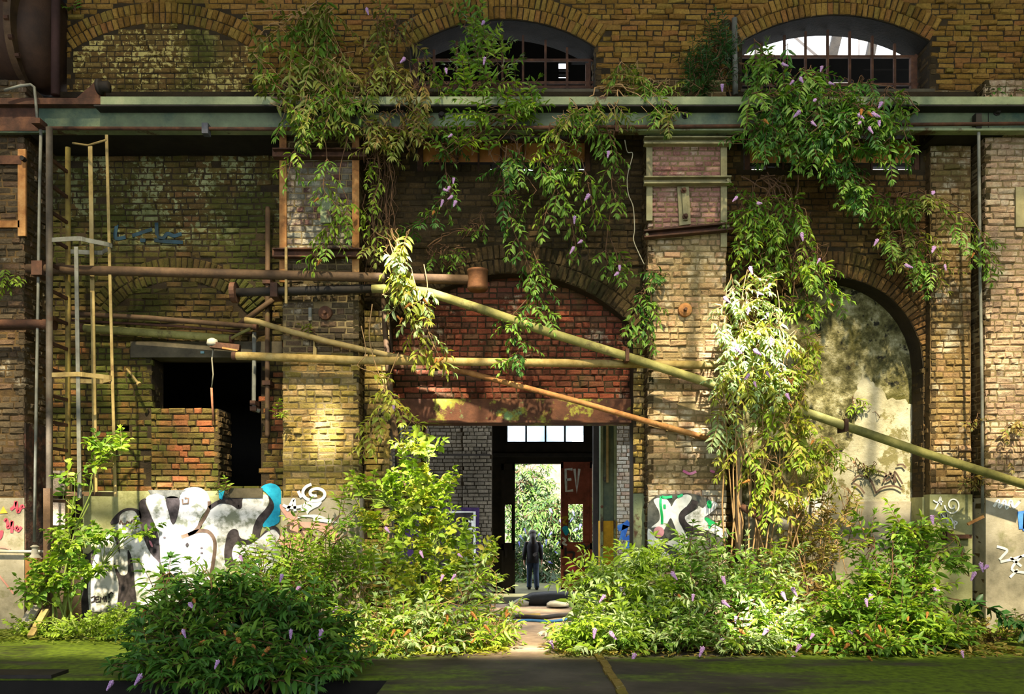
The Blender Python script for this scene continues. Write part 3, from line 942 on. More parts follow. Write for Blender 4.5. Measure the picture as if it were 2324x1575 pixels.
sun_d = bpy.data.lights.new('sun', 'SUN')
sun = bpy.data.objects.new('sun', sun_d)
COL.objects.link(sun)
sun_d.energy = 13.0
sun_d.color = (1.0, 0.93, 0.80)
sun_d.angle = math.radians(1.2)
sun.rotation_euler = SDIR.to_track_quat('-Z', 'Y').to_euler()
sun.location = (0, -6, 14)
wd = bpy.data.worlds.new('world')
SC.world = wd
wd.use_nodes = True
nt = wd.node_tree
nt.nodes.clear()
wo = nt.nodes.new('ShaderNodeOutputWorld')
bg = nt.nodes.new('ShaderNodeBackground')
bg.inputs['Color'].default_value = (0.86, 0.93, 1.0, 1)
bg.inputs['Strength'].default_value = 1.85
nt.links.new(bg.outputs[0], wo.inputs[0])
SC.view_settings.view_transform = 'Standard'
SC.view_settings.look = 'None'
SC.view_settings.gamma = 1.0
SC.view_settings.use_curve_mapping = False
SC.view_settings.exposure = 1.5
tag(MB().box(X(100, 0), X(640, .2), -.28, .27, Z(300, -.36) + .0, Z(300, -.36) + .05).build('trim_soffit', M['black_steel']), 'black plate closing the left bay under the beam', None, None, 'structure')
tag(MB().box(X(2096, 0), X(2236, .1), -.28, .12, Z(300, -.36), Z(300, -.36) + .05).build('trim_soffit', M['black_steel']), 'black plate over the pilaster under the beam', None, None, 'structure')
# ----------------------------------------------------------- the green beam
YW = -0.36
bx0, bx1 = X(-60, YW), X(2420, YW)
bm = thing('steel_beam', 'long green riveted steel beam running across the whole wall under the arched windows', 'beam', (0, YW, Z(302, YW)))
MB().box(bx0, bx1, YW, YW + .05, Z(301, YW), Z(238, YW)).build('web', M['green_steel'], bm)
tf = MB().box(X(228, YW - .16), bx1, YW - .16, YW + .30, Z(237, YW - .16), Z(219, YW - .16))
tf.build('top_flange', M['pale_green'], bm)
MB().box(bx0, X(228, YW - .1), YW - .10, YW + .30, Z(236, YW - .1), Z(222, YW - .1)).build('bare_flange', M['rust'], bm)
MB().box(X(-60, YW), X(88, YW), YW - .012, YW, Z(298, YW), Z(238, YW)).build('rusty_plate', M['rust'], bm)
MB().box(X(115, YW), bx1, YW - .09, YW + .03, Z(304, YW), Z(298, YW)).build('bottom_flange', M['pale_green'], bm)
MB().box(X(228, YW), bx1, YW - .155, YW, Z(238, YW - .16) - .012, Z(238, YW - .16) + .004).build('flange_shade_strip', M['black_steel'], bm)  # black strip added to paint the shade below the top flange
sm = MB().box(X(2243, YW) - .004, X(2243, YW) + .004, YW - .004, YW, Z(296, YW), Z(240, YW)).build('plate_joint', M['black_steel'], bm)
for px, py in ((1487, 263), (1555, 262), (2262, 255), (700, 262), (1003, 262)):
    b = MB().lathe(W(px, py, YW), (0, -1, 0), [(0, .045), (.012, .045), (.012, .03), (.05, .028), (.052, .0)], 8)
    b.build('bolt', M['black_steel'], bm)
tag(MB().box(X(140, .1), 8.2, -.06, .3, Z(221, -.06), Z(208, -.06)).build('trim_coping', M['mortar_dark']), 'rough coping between the beam and the upper wall', None, None, 'structure')
MB2 = MB().tube([W(90, 291, -.47), W(700, 293, -.47), W(1200, 290, -.47), W(2400, 280, -.47)], .021, 10)
pp = thing('pipe', 'thin rusty pipe running along the bottom of the green beam', 'pipe', W(1162, 300, -.47), 'rusty pipes on the wall')
MB2.build('tube', M['rust'], pp, True)
for px, py in ((466, 290),):
    MB().box(X(px - 7, -.5), X(px + 7, -.5), -.52, -.42, Z(304, -.5), Z(280, -.5)).build('pipe_clamp', mat_noise('bluish_clamp', [(.3, '#2c3440'), (.7, '#5a5a60')], 8), pp)
for px in (1400, 1900):
    MB().box(X(px - 4, -.5), X(px + 4, -.5), -.52, -.42, Z(300, -.5), Z(276, -.5)).build('pipe_clamp', M['rust'], pp)

PG = 'rusty pipes on the wall'


def pipe(label, pts, r, mat, flanges=(), clamps=(), group=PG, name='pipe', n=14):
    """pts: (px, py, Y)"""
    P = [W(*p) for p in pts]
    zmin = min(p.z for p in P)
    t = thing(name, label, 'pipe', (P[0].x, P[0].y, zmin), group)
    MB().tube(P, r, n).build('tube', mat, t, True)
    for i, rr, ln in flanges:
        a, b = (P[0], P[1]) if i == 0 else (P[-1], P[-2])
        MB().lathe(a - (b - a).normalized() * ln * .5, (b - a), [(0, rr), (ln, rr)], 18).build('flange', M['rust'], t)
    for px, py, Y, w, h in clamps:
        MB().box(X(px - w, Y), X(px + w, Y), Y - r - .025, Y + r + .1, Z(py + h, Y), Z(py - h, Y)).build('pipe_clamp', M['rust'], t)
    return t


pa = pipe('long brown horizontal pipe across the left pier ending in a rusty drum', [(62, 610, -.5), (300, 616, -.5), (700, 626, -.5), (1070, 635, -.5)], .055, M['pipe_brown'], clamps=((92, 612, -.5, 12, 16),))
dr = MB().lathe(W(1084, 660, -.5), (0, 0, 1), [(0, .10), (.03, .125), (.04, .118), (.21, .118), (.215, .125), (.24, .125), (.245, .1)], 28)
dr.build('end_drum', mat_noise('drum_rust', [(.3, '#4a2e1c'), (.6, '#70492c'), (.8, '#8c6a44')], 6, .8, .5), pa, True)
pipe('dark flanged horizontal pipe on the left pier just below the long brown pipe', [(532, 664, -.44), (640, 661, -.44), (845, 655, -.44)], .05, M['black_steel'], flanges=((0, .12, .06),), clamps=((625, 661, -.44, 8, 16),))
Yd_ = -.55
pipe('long thick diagonal pipe sloping from the centre arch down to the far right pier', [(845, 655, -.46), (905, 655, -.5), (975, 664, Yd_), (1100, 704, Yd_), (1250, 756, Yd_), (1425, 810, Yd_), (1620, 873, Yd_), (1850, 943, Yd_), (2100, 1029, Yd_), (2345, 1106, Yd_)],
     .052, M['pipe_green'], clamps=((1422, 808, Yd_, 4, 14), (1916, 966, Yd_, 4, 14)))
pipe('lichen covered horizontal pipe above the doorway between the two piers', [(532, 808, -.42), (560, 808, -.42), (820, 818, -.42), (1200, 823, -.42), (1640, 829, -.42)], .048, M['rust_yellow'], flanges=((0, .05, .05),))
pipe('thin sloping pipe on the left pier above the lichen covered pipe', [(556, 726, -.35), (585, 730, -.35), (640, 747, -.34), (740, 774, -.33), (880, 806, -.31), (935, 815, -.31), (985, 820, -.31)], .034, M['tan_metal'])
pipe('thin rusty diagonal pipe crossing below the lichen covered pipe to the right pier', [(985, 826, -.31), (1060, 845, -.31), (1300, 908, -.31), (1475, 958, -.31), (1640, 1004, -.31)], .034, M['rust_orange'])
pipe('thin brown pipe sloping across the left bay under the blind arch', [(158, 712, .05), (330, 721, .05), (580, 742, .05)], .032, M['pipe_brown'], flanges=((1, .045, .05),))
pipe('thin dark conduit under the brown sloping pipe in the left bay', [(158, 727, .1), (400, 740, .1), (570, 756, .1)], .016, M['rust'])
pipe('short yellow green pipe sloping above the dark opening', [(186, 744, .05), (360, 757, .05), (526, 769, .05)], .05, M['pipe_green'], flanges=((0, .055, .06), (1, .054, .03)))
pipe('short mossy stub of pipe pointing up at the end of the yellow green pipe', [(525, 768, .0), (545, 757, -.02), (568, 746, -.05)], .02, M['pipe_green'])
pipe('rusty strut sloping up to the left pier behind the dark flanged pipe', [(545, 735, .1), (628, 674, .05)], .035, M['pipe_brown'])
pipe('rusty downpipe beside the left pier', [(608, 470, .12), (607, 700, .12), (607, 985, .12), (606, 992, .12)], .03, M['pipe_brown'], clamps=((607, 640, .12, 9, 6), (607, 870, .12, 9, 5)))
pipe('grey downpipe with an elbow beside the dark opening', [(577, 755, .1), (577, 800, .1), (576, 915, .1), (577, 928, .1), (590, 934, .12)], .026, M['grey_metal'], clamps=((576, 915, .1, 6, 5), (577, 928, .1, 7, 5)))
pipe('thick rusty pipe coming out of the far left pier', [(-30, 735, -.5), (80, 735, -.5), (112, 737, -.5)], .052, M['rust'], flanges=((1, .06, .14),))
pipe('thin rusty pipe under the thick pipe on the far left pier', [(-30, 747, -.45), (112, 744, -.45)], .02, M['rust'])
cd = pipe('pale conduit running up the far left pier into a rusty box', [(93, 295, -.5), (90, 420, -.5), (86, 700, -.5), (82, 940, -.5), (78, 1230, -.5)], .017, M['grey_metal'])
MB().box(X(66, -.52), X(93, -.52), -.60, -.42, Z(1320, -.52), Z(1266, -.52)).build('junction_box', M['rust_orange'], cd)
MB().lathe(W(79, 1268, -.51), (0, 0, 1), [(0, .085), (.05, .04), (.12, .03), (.14, .05), (.16, .02)], 16).build('box_cap', M['stone'], cd)
pipe('white plastic pipe running level across the red scrawls', [(-30, 1251, -.33), (60, 1252, -.33), (108, 1252, -.33)], .018, M['stone'])
pipe('pale hooked pipe hanging from the tank onto the beam', [(10, 205, -.55), (45, 195, -.55), (70, 192, -.55), (78, 198, -.55), (82, 240, -.58), (85, 275, -.58)], .016, M['grey_metal'], clamps=((85, 277, -.56, 10, 6),))
pipe('tall brown vertical pipe beside the tank', [(127, -60, -.3), (126, 216, -.3)], .05, mat_noise('maroon_pipe', [(.3, '#30201c'), (.7, '#4a322c')], 3))
pipe('rusty standpipe rising from the bushes left of the tall arch', [(1676, 1262, -.5), (1677, 1080, -.5), (1680, 880, -.5)], .036, mat_noise('pale_rust_pipe', [(.3, '#7a5c46'), (.5, '#a48a70'), (.75, '#b8a890')], 3, .8, .4))
pipe('short broken pipe lying on the standpipe below the flowering vine', [(1682, 1148, -.55), (1715, 1170, -.6), (1748, 1187, -.65)], .04, M['rust'])
rr_ = pipe('long thin rod hanging beside the far right pier', [(2219, 262, -.42), (2221, 300, -.4), (2224, 600, -.36), (2229, 900, -.34), (2230, 1165, -.34)], .018, M['grey_metal'])
MB().box(X(2213, -.44), X(2226, -.44), -.46, -.38, Z(292, -.44), Z(258, -.44)).build('hook_plate', M['black_steel'], rr_)
pipe('thin pipe end standing against the upper wall left of the right window', [(1669, 215, -.06), (1667, 120, -.06), (1667, 42, -.06)], .034, M['grey_metal'])
MBk = MB().bar(W(2196, 1190, -.36), W(2232, 1172, -.4), .05, .03)
tag(MBk.build('door_bolt', M['rust_orange']), 'orange rusty lever hanging on the thin rod at the far right', 'lever')
t_ = thing('wall_bracket', 'rusty horizontal bracket on the pilaster under the white spiral tag', 'bracket', W(2172, 1222, -.1))
MB().pbox(2139, 2206, 1213, 1222, -.12, .06).build('bar', M['rust'], t_)
MB().pbox(2150, 2164, 1203, 1226, -.15, .14).build('mount', M['rust'], t_)
tag(MB().tube([W(869, 660, -.05), W(875, 760, -.08), (W(893, 960, -.14)), W(914, 1085, -.3), W(925, 1180, -.4)], [.03, .034, .034, .036, .038], 10).build('pole', M['pipe_brown'], None, True), 'brown pole leaning beside the doorway behind the hanging vine', 'pole')
# short broken fittings
t_ = thing('lamp_fitting', 'broken lamp fitting hanging above the dark opening', 'fitting', W(500, 790, -.05))
MB().lathe(W(482, 786, -.05), (0, 0, 1), [(0, .05), (.03, .07), (.08, .06), (.1, .02)], 12).build('socket', M['stone'], t_, True)
MB().bar(W(478, 783, -.05), W(545, 790, -.02), .09, .07).build('housing', M['rust'], t_)
MB().bar(W(505, 790, -.08), W(540, 796, -.06), .05, .02).build('torn_plate', M['rust_orange'], t_)
tag(MB().tube(smooth_path([tuple(W(a, b, -.28 if b > 330 else -.4)) for a, b in ((1418, 318), (1424, 345), (1436, 350), (1424, 400), (1426, 440), (1437, 470), (1440, 520), (1438, 545), (1450, 575), (1462, 600))], 5), .006, 6).build('wire', M['cable'], None, True), 'thin pale wire hanging down beside the right pier', 'wire')
t_ = thing('cable', 'pale cable hanging from the broken lamp fitting down the brick infill', 'cable', W(486, 955, .1))
MB().tube([W(484, 790, 0), W(481, 815, 0), W(484, 850, .05), W(480, 882, .1)], .009, 8).build('cord', M['cable'], t_, True)
MB().tube([W(480, 880, .1), W(482, 920, .15), W(485, 955, .18)], .014, 8).build('sleeve', mat_noise('red_sleeve', [(.3, '#7a4a36'), (.7, '#a8765a')], 8), t_, True)
t_ = thing('spike', 'bent rusty spike sticking out of the brickwork beside the dark opening', 'spike', W(300, 850, .0))
MB().tube([W(288, 838, .2), W(300, 852, .1), W(312, 868, 0)], .016, 8).build('shaft', M['tan_metal'], t_, True)
MB().lathe(W(314, 870, 0), (.6, -.3, -.6), [(0, .03), (.03, .03)], 10).build('spike_head', M['tan_metal'], t_)
for px, py, Y, lab in ((738, 710, -.27, 'round rusty anchor plate on the mossy left pier'), (1555, 703, -.27, 'round rusty anchor plate on the right pier')):
    t_ = thing('anchor_plate', lab, 'plate', W(px, py, Y), 'anchor plates')
    MB().lathe(W(px, py, Y), (0, -1, 0), [(-.03, .085), (.015, .08), (.03, .05), (.03, .0)], 14).build('washer', M['rust'] if px < 1000 else M['rust_orange'], t_)
    MB().lathe(W(px, py, Y - .03), (0, -1, 0), [(0, .022), (.05, .02), (.05, 0)], 6).build('nut', M['rust'], t_)
tag(MB().prism([(X(a, -.3), Z(b, -.3)) for a, b in ((711, 770), (714, 770), (714, 785), (718, 790), (718, 805), (710, 806))], -.3, -.27).build('metal_tab', M['tan_metal']), 'small pale metal tab hooked over the lichen covered pipe', 'tab')
tag(MB().pbox(700, 707, 698, 727, -.28, .03).build('wall_hook', M['grey_metal']), 'small pale hook beside the anchor plate on the left pier', 'hook')
tag(MB().pbox(646, 652, 560, 688, -.52, .02).build('hanging_strip', M['tan_metal']), 'thin pale strip hanging over the two pipes on the left pier', 'strip')
tag(MB().pbox(455, 463, 797, 802, .2, .03).build('number_plate', mat_flat('pale_blue_plate', '#7fa6b0')), 'tiny pale blue plate on the lintel of the dark opening', 'plate')

# --------------------------------------------------- steel straps on the piers
def strap(parent, name, a, b, w, t, mat):
    return MB().bar(a, b, w, t, (0, 1, 0)).build(name, mat, parent)


P1, P2, P0, P3 = (PIER[k] for k in ('wall_pier_left', 'wall_pier_right', 'wall_pier_far_left', 'wall_pier_far_right'))
ys = YP - .035
for px, m, y0, y1 in ((642, 'rust_orange', 304, 640), (807, 'rust_orange', 304, 620)):
    MB().pbox(px - 8, px + 8, y0, y1, ys, .03).build('corner_strap', M[m], P1)
for py in (345, 572):
    b = MB().pbox(618, 832, py - 9, py + 9, ys - .03, .02)
    b.pbox(618, 832, py - 10, py - 7, ys - .10, .1); b.pbox(618, 832, py + 7, py + 10, ys - .10, .1)
    b.build('channel_band', M['rust'], P1)
MB().pbox(727, 752, 430, 505, ys, .03).build('clamp_plate', M['pale_green'], P1)
M['cream_steel'] = mat_noise('cream_painted_steel', [(.3, '#6c6446'), (.55, '#928a64'), (.8, '#aca47c')], 4, .7, .4, 40, .006, over=[('#5a3c24', 3, .62, .68), ('#7c8060', 2, .6, .7)])
for px, y0, y1 in ((1474, 330, 500), (1643, 330, 560)):
    MB().pbox(px - 7, px + 7, y0, y1, ys, .03).build('corner_strap', M['cream_steel'], P2)
for py0, py1 in ((321, 321), (411, 410)):
    mbb = MB().bar(W(1461, py0, ys - .03), W(1658, py1, ys - .03), .02, .055, (0, 1, 0))
    mbb = MB(); 
    mbb.bar(W(1461, py0 - 7, ys - .05), W(1658, py1 - 7, ys - .05), .09, .015, (0, 0, 1)); mbb.bar(W(1461, py0, ys - .01), W(1658, py1, ys - .01), .015, .07, (0, 0, 1)); mbb.bar(W(1461, py0 + 7, ys - .05), W(1658, py1 + 7, ys - .05), .09, .015, (0, 0, 1))
    mbb.build('channel_band', M['cream_steel'], P2)
mbb = MB()
for dy in (-7, 7): mbb.bar(W(1461, 533 + dy, ys - .05), W(1662, 515 + dy, ys - .05), .1, .018, (0, 0, 1))
mbb.bar(W(1461, 533, ys - .01), W(1662, 515, ys - .01), .015, .07, (0, 0, 1))
mbb.build('tilted_band', M['rust'], P2)
for px, py in ((1650, 412), (1650, 516), (1640, 516), (1467, 535)):
    MB().lathe(W(px, py, ys - .02), (0, -1, 0), [(0, .022), (.05, .02), (.05, 0)], 6).build('bolt', M['cream_steel'], P2)
MB().prism([(X(a, ys), Z(b, ys)) for a, b in ((1537, 420), (1563, 418), (1568, 508), (1542, 512))], ys - .0, ys + .03).build('centre_plate', M['cream_steel'], P2)
MB().bar(W(1551, 425, ys - .02), W(1556, 500, ys - .02), .05, .03, (0, 1, 0)).build('locking_bar', M['cream_steel'], P2)
for py in (433, 492): MB().lathe(W(1551 + (py - 430) / 16, py, ys - .03), (0, -1, 0), [(0, .034), (.02, .034), (.02, .02), (.06, .02), (.06, 0)], 8).build('bolt', M['rust'], P2)
MB().pbox(1470, 1648, 296, 318, YP - .06, .2).build('stone_cap', M['pale_green'], P2)
MB().pbox(40, 58, 338, 535, ys, .03).build('corner_strap', M['rust_orange'], P0)
MB().pbox(-40, 48, 353, 372, ys - .01, .03).build('cross_strap', M['rust'], P0)
MB().pbox(-40, 44, 500, 516, ys, .03).build('cross_strap', M['rust_orange'], P0)
MB().lathe(W(56, 363, ys), (0, -1, 0), [(0, .03), (.06, .028), (.06, 0)], 8).build('bolt', M['black_steel'], P0)
MB().pbox(2306, 2328, 424, 515, ys, .03).build('corner_strap', M['cream_steel'], P3)
# flaking paint strip on the return face of the far left pier
MB().box(X(55, YP), X(55, YP) + .02, YP, .26, 0, Z(960, YP)).build('flaking_return', mat_noise('flaking_red_paint', [(.34, '#1c1612'), (.48, '#3a2e24'), (.56, '#5c3a2e'), (.62, '#6e6850'), (.7, '#b4b0a0')], 5, .9, 1, 20, .03, detail=8), P0)

# ---------------------------------------------------------------- caged ladder
YN, YF = -.72, -.33
lx = X(112, YN)
la = thing('ladder', 'tall rusty ladder with a hooped safety cage standing beside the far left pier', 'ladder', (lx, YN, 0))
lz = Z(290, YN)
MB().tube([(lx, YN, .05), (lx, YN, lz)], .036, 12).build('rail', mat_noise('ladder_rail_paint', [(.3, '#3e362c'), (.55, '#645a4c'), (.8, '#80766a')], 2.5, .7, .4, 40, .006, over=[('#5a3824', 2, .55, .66)]), la, True)
MB().tube([(lx, YF, .05), (lx, YF, Z(335, YF))], .03, 12).build('rail', mat_noise('mossy_rail', [(.3, '#4a3c26'), (.5, '#7c6a34'), (.75, '#94863f')], 5, .8, .5, 40, .006, over=[('#8c9a7c', 4, .62, .68)]), la, True)
z = .32
while z < lz - .1:
    MB().bar((lx, YN, z), (lx, YF, z), .03, .035).build('rung', M['rust'], la)
    z += .30
MB().pbox(98, 114, 1108, 1420, YN - .05, .05).build('stringer_channel', M['pipe_brown'], la)
for py, m in ((545, 'grey_metal'), (851, 'tan_metal')):
    h = []
    zz = Z(py, YN)
    xr = X(256, -.5)
    cxm = (lx + xr) / 2
    P_ = smooth_path([(lx, YN, zz), (lx + .35, YN - .05, zz), (xr - .18, YN + .01, zz), (xr, (YN + YF) / 2, zz), (xr - .18, YF - .01, zz), (lx + .35, YF + .05, zz), (lx, YF, zz)], 5)
    hb = MB()
    for a, b in zip(P_[:-1], P_[1:]): hb.bar(a, b, .01, .05)
    hb.build('cage_hoop', M[m], la)
for px0, px1, y0, y1, Y, m, w in ((173, 181, 560, 1130, YN - .03, 'grey_metal', 8), (205, 217, 332, 1122, YF - .06, 'tan_metal', 9), (242, 262, 306, 1128, -.52, 'tan_metal', 6)):
    a, b = W(px0, y0, Y), W(px1, y1, Y)
    MB().bar(a, b, w * .0055, .012, (0, 1, 0)).build('cage_strap', M[m], la)
MB().bar(W(123, 1120, -.35), W(262, 1122, -.4), .05, .05).build('bottom_bar', M['pipe_brown'], la)

tag(MB().tube([W(165, 325, -.4), W(200, 330, -.55), (W(240, 318, -.6))], .012, 8).build('bent_strip', M['tan_metal'], None, True), 'bent strip of metal under the beam at the top of the ladder cage', 'strip')
# red cloth and planks behind the ladder
tag(MB().prism([(X(a, -.55), Z(b, -.55)) for a, b in ((114, 1208), (121, 1192), (124, 1222), (126, 1262), (121, 1284), (115, 1270))], -.55, -.5).build('red_rag', mat_noise('red_rag', [(.3, '#4a1018'), (.7, '#8a2a2a')], 6)), 'dark red rag hanging on the ladder rail', 'rag')
bd = tag(MB().pbox(118, 160, 1068, 1125, .1, .04).build('white_board', M['b_white']), 'white board behind the ladder above the level bar', 'board', 'boards behind the ladder')
bd2 = tag(MB().pbox(120, 152, 1132, 1232, .08, .04).build('white_board', M['b_white']), 'white board behind the ladder below the level bar', 'board', 'boards behind the ladder')
tag(MB().bar(W(48, 1430, -.9), W(82, 1375, -.6), .12, .03).build('plank', M['stone']), 'white plank leaning at the foot of the far left pier', 'plank', 'planks by the ladder foot')
tag(MB().bar(W(70, 1445, -1.2), W(104, 1385, -.85), .07, .04).build('plank', M['tan_metal']), 'tan plank leaning beside the white plank at the far left pier', 'plank', 'planks by the ladder foot')

# ---------------------------------------------------------------- tank top left
tk = thing('tank', 'big dark rusty tank with a flanged end in the top left corner', 'tank', W(20, 215, -.35))
cz = Z(58, -.3)
MB().lathe((X(118, -.3), .15, cz), (-1, -.12, .12), [(0, .05), (.02, .22), (.08, .42), (.18, .56), (.32, .60), (2.2, .62)], 40).build('shell', mat_noise('tank_rust', [(.3, '#2a1e16'), (.6, '#4a3424'), (.8, '#5c4430')], 2, .7, .4), tk, True)
MB().lathe((X(28, -.5), -.0, cz + .08), (-1, -.12, .12), [(0, .66), (.08, .66)], 40).build('flange', M['pipe_brown'], tk)
for i in range(7):
    a = -.9 + i * .3
    MB().lathe((X(28, -.5) + .01, -.02 - .64 * math.cos(a), cz + .08 + .64 * math.sin(a)), (1, 0, 0), [(-.02, .03), (.03, .03), (.03, 0)], 6).build('flange_bolt', M['rust'], tk)
bk = thing('support_bracket', 'dark triangular bracket with a round boss on the beam', 'bracket', W(210, 222, -.4))
MB().prism([(X(a, -.42), Z(b, -.42)) for a, b in ((174, 222), (221, 180), (229, 182), (228, 224))], -.42, -.3).build('gusset', M['rust'], bk)
MB().lathe(W(222, 197, -.46), (1, 0, 0), [(0, .085), (.04, .085), (.04, .06), (.13, .065), (.13, 0)], 16).build('boss', M['black_steel'], bk, True)

# ------------------------------------------------------- inside the doorway
gc = thing('steel_column', 'green riveted steel column with a yellow painted foot inside the doorway', 'column', W(1381, 1420, 2.2))
Yc = 2.2
MB().pbox(1364, 1400, 940, 1182, Yc, .3).build('shaft', M['green_steel'], gc)
MB().pbox(1363, 1401, 1182, 1425, Yc - .01, .32).build('painted_foot', mat_noise('yellow_paint', [(.3, '#8a6a14'), (.55, '#c99a1c'), (.8, '#d8b23a')], 4, .7, .4), gc)
for px in (1366, 1396): MB().pbox(px - 3, px + 3, 940, 1425, Yc - .05, .05).build('angle_iron', M['pale_green'], gc)
MB().pbox(1376, 1381, 945, 1095, Yc - .08, .05).build('wooden_strip', M['tan_metal'], gc)
for py in (1150, 1240, 1320): MB().lathe(W(1366, py, Yc - .05), (0, -1, 0), [(0, .025), (.03, .02), (.03, 0)], 6).build('rivet', M['rust'], gc)
tag(MB().tube([W(905, 950, 1.6), W(903, 1240, 1.6), W(903, 1420, 1.6)], .05, 10).build('post', M['grey_metal'], None, True), 'pale post just inside the doorway on the left', 'post')
tag(MB().tube([W(963, 950, 2.2), W(962, 1240, 2.2), W(962, 1420, 2.2)], .05, 10).build('post', M['rust'], None, True), 'dark rusty post inside the doorway by the grey brick wall', 'post')
tag(MB().pbox(1347, 1358, 960, 1380, 4.2, .2).build('dark_post', M['black_steel']), 'black steel post left of the green column', 'post')
# low dark heap across the passage, hose and litter
hp = thing('rubber_mat', 'black rubber sheet rolled up across the floor of the passage', 'mat', W(1230, 1378, 2.45))
MB().tube([W(1165, 1382, 2.6), W(1185, 1368, 2.5), W(1210, 1362, 2.45), W(1250, 1360, 2.45), W(1300, 1361, 2.5), W(1345, 1366, 2.6)], [.05, .09, .12, .13, .13, .1], 16).build('roll', mat_noise('black_rubber', [(.3, '#121212'), (.7, '#2a2826')], 3, .5, .4), hp, True)
MB().tube([W(1150, 1376, 2.4), W(1180, 1368, 2.3), W(1200, 1370, 2.3)], [.03, .07, .03], 12).build('fold', M['stone'], hp, True)
tag(MB().lathe(W(1266, 1372, 2.1), (0, 0, 1), [(-.02, .17), (.02, .165), (.05, .12), (.07, 0)], 24).build('round_dish', M['stone'], None, True), 'pale metal lid lying in front of the black rubber sheet', 'lid')
hs = [W(1100, 1404, .6), W(1160, 1412, .35), W(1200, 1408, .4), W(1250, 1413, .3), W(1290, 1404, .5), W(1330, 1410, .5)]
hs = [Vector((p.x, p.y, .02)) for p in hs]
tag(MB().tube(smooth_path(hs, 6), .018, 8).build('hose', mat_flat('blue_hose', '#3a6ea0'), None, True), 'blue hose lying across the doorway', 'hose')
tag(MB().tube(smooth_path([Vector((p.x - .1, p.y + .35, .025)) for p in hs], 6), .03, 8).build('hose', M['black_steel'], None, True), 'black hose lying behind the blue hose in the doorway', 'hose')
tag(MB().bar((X(1150, .8), .8, .03), (X(1225, .9), .95, .03), .06, .04).build('batten', M['tan_metal']), 'pale wooden batten on the floor of the doorway', 'batten')

# -------------------------------------------------- on the ground in front
kb = thing('edging_strip', 'broken brick edging strip set in the floor right of the path', 'edging', (.82, -3, 0))
rr = random.Random(4)
y = -4.3
while y < -2.15:
    ln = rr.uniform(.2, .42)
    MB().box(.79 + rr.uniform(-.01, .01), .86 + rr.uniform(-.01, .01), y, y + ln - .03, -.01, .022).build('edging_brick', M['b_pier'], kb)
    y += ln
ld = tag(MB().box(-8, X(135, -3.2), -3.32, -3.06, 0, .03).build('iron_plate', M['black_steel']), 'rusty iron plate at the edge of the trench in the bottom left corner', 'plate')
MB3 = MB().box(-1.6, TX + .02, TY - .22, TY - .02, -.34, -.28)
tag(MB3.build('iron_step', M['rust']), 'rusty iron step on the wall of the trench', 'step')
tag(MB().box(-10, TX + .02, TY - .03, TY + .02, -1.2, -.02).build('wall_trench', M['void']), 'dark wall of the trench', None, None, 'structure')
tag(MB().box(TX - .02, TX + .02, -15.5, TY, -1.2, -.02).build('wall_trench_side', M['void']), 'dark side wall of the trench', None, None, 'structure')
# --------------------------------------------------------------- spray paint
def mpaint(name, a, b, sc=5, lo=.42, hi=.62):
    return mat_noise(name, [(lo, a), (hi, b)], sc, .8, .35, 30, .006, detail=8)


G = {'white': mpaint('white_spray', '#767a6a', '#dedcdc', 5, .40, .54), 'black': mpaint('black_spray', '#241f20', '#4a4244'), 'grey': mpaint('grey_spray', '#343632', '#66665f', 5),
     'cyan': mpaint('cyan_spray', '#1c93b8', '#2cb8da'), 'pink': mpaint('pink_spray', '#c87c8c', '#e0a0a8'), 'red': mpaint('red_spray', '#a8384a', '#c85060'), 'green': mpaint('green_spray', '#149a50', '#3ec890', 4),
     'orange': mpaint('orange_spray', '#d08a20', '#e8a83a'), 'blue': mpaint('blue_spray', '#2a5aa8', '#4a84c8'), 'plain_white': mpaint('white_tag', '#cfcfc8', '#f4f4f0'), 'purple': mpaint('purple_spray', '#32204a', '#4a3064'),
     'salmon': mpaint('salmon_spray', '#b07a6c', '#c8988a', 3), 'brown': mpaint('brown_spray', '#4a3a30', '#6c5848'), 'dimblue': mpaint('faded_blue', '#1e2c30', '#24404e', 3), 'magenta': mpaint('magenta_spray', '#b86088', '#d088a8'), 'yellow': mpaint('yellow_spray', '#a88c20', '#d0b040')}


def blob(parent, name, pts, tf, Y, lay, mat, smooth=True, label=None):
    P = smooth_path([(a, b, 0) for a, b in pts], 5, True) if smooth else [(a, b, 0) for a, b in pts]
    poly = [(X(tf(p[0], p[1])[0], Y), Z(tf(p[0], p[1])[1], Y)) for p in P]
    y = Y - .004 * lay
    o = MB().prism(poly, y, y + .003).build(name, G[mat], parent)
    if label: o['label'] = label
    return o


def ribbon_mb(mb, pts, w, tf, Y, lay, smooth=True):
    P = smooth_path([(a, b, 0) for a, b in pts], 6) if smooth and len(pts) > 2 else [np.array((a, b, 0.)) for a, b in pts]
    Q = [tf(p[0], p[1]) for p in P]
    Q = [np.array((X(a, Y), Z(b, Y))) for a, b in Q]
    y = Y - .004 * lay
    L, R = [], []
    for i, q in enumerate(Q):
        d = Q[min(i + 1, len(Q) - 1)] - Q[max(i - 1, 0)]
        d = d / (np.linalg.norm(d) + 1e-9)
        n = np.array((-d[1], d[0])) * w / 2
        L.append(q + n); R.append(q - n)
    v = [(p[0], y, p[1]) for p in L] + [(p[0], y, p[1]) for p in R] + [(p[0], y + .003, p[1]) for p in L] + [(p[0], y + .003, p[1]) for p in R]
    n = len(L)
    f = []
    for i in range(n - 1):
        f += [(i, i + 1, n + i + 1, n + i), (i, 2 * n + i, 2 * n + i + 1, i + 1), (n + i, n + i + 1, 3 * n + i + 1, 3 * n + i)]
    mb.add(v, f)


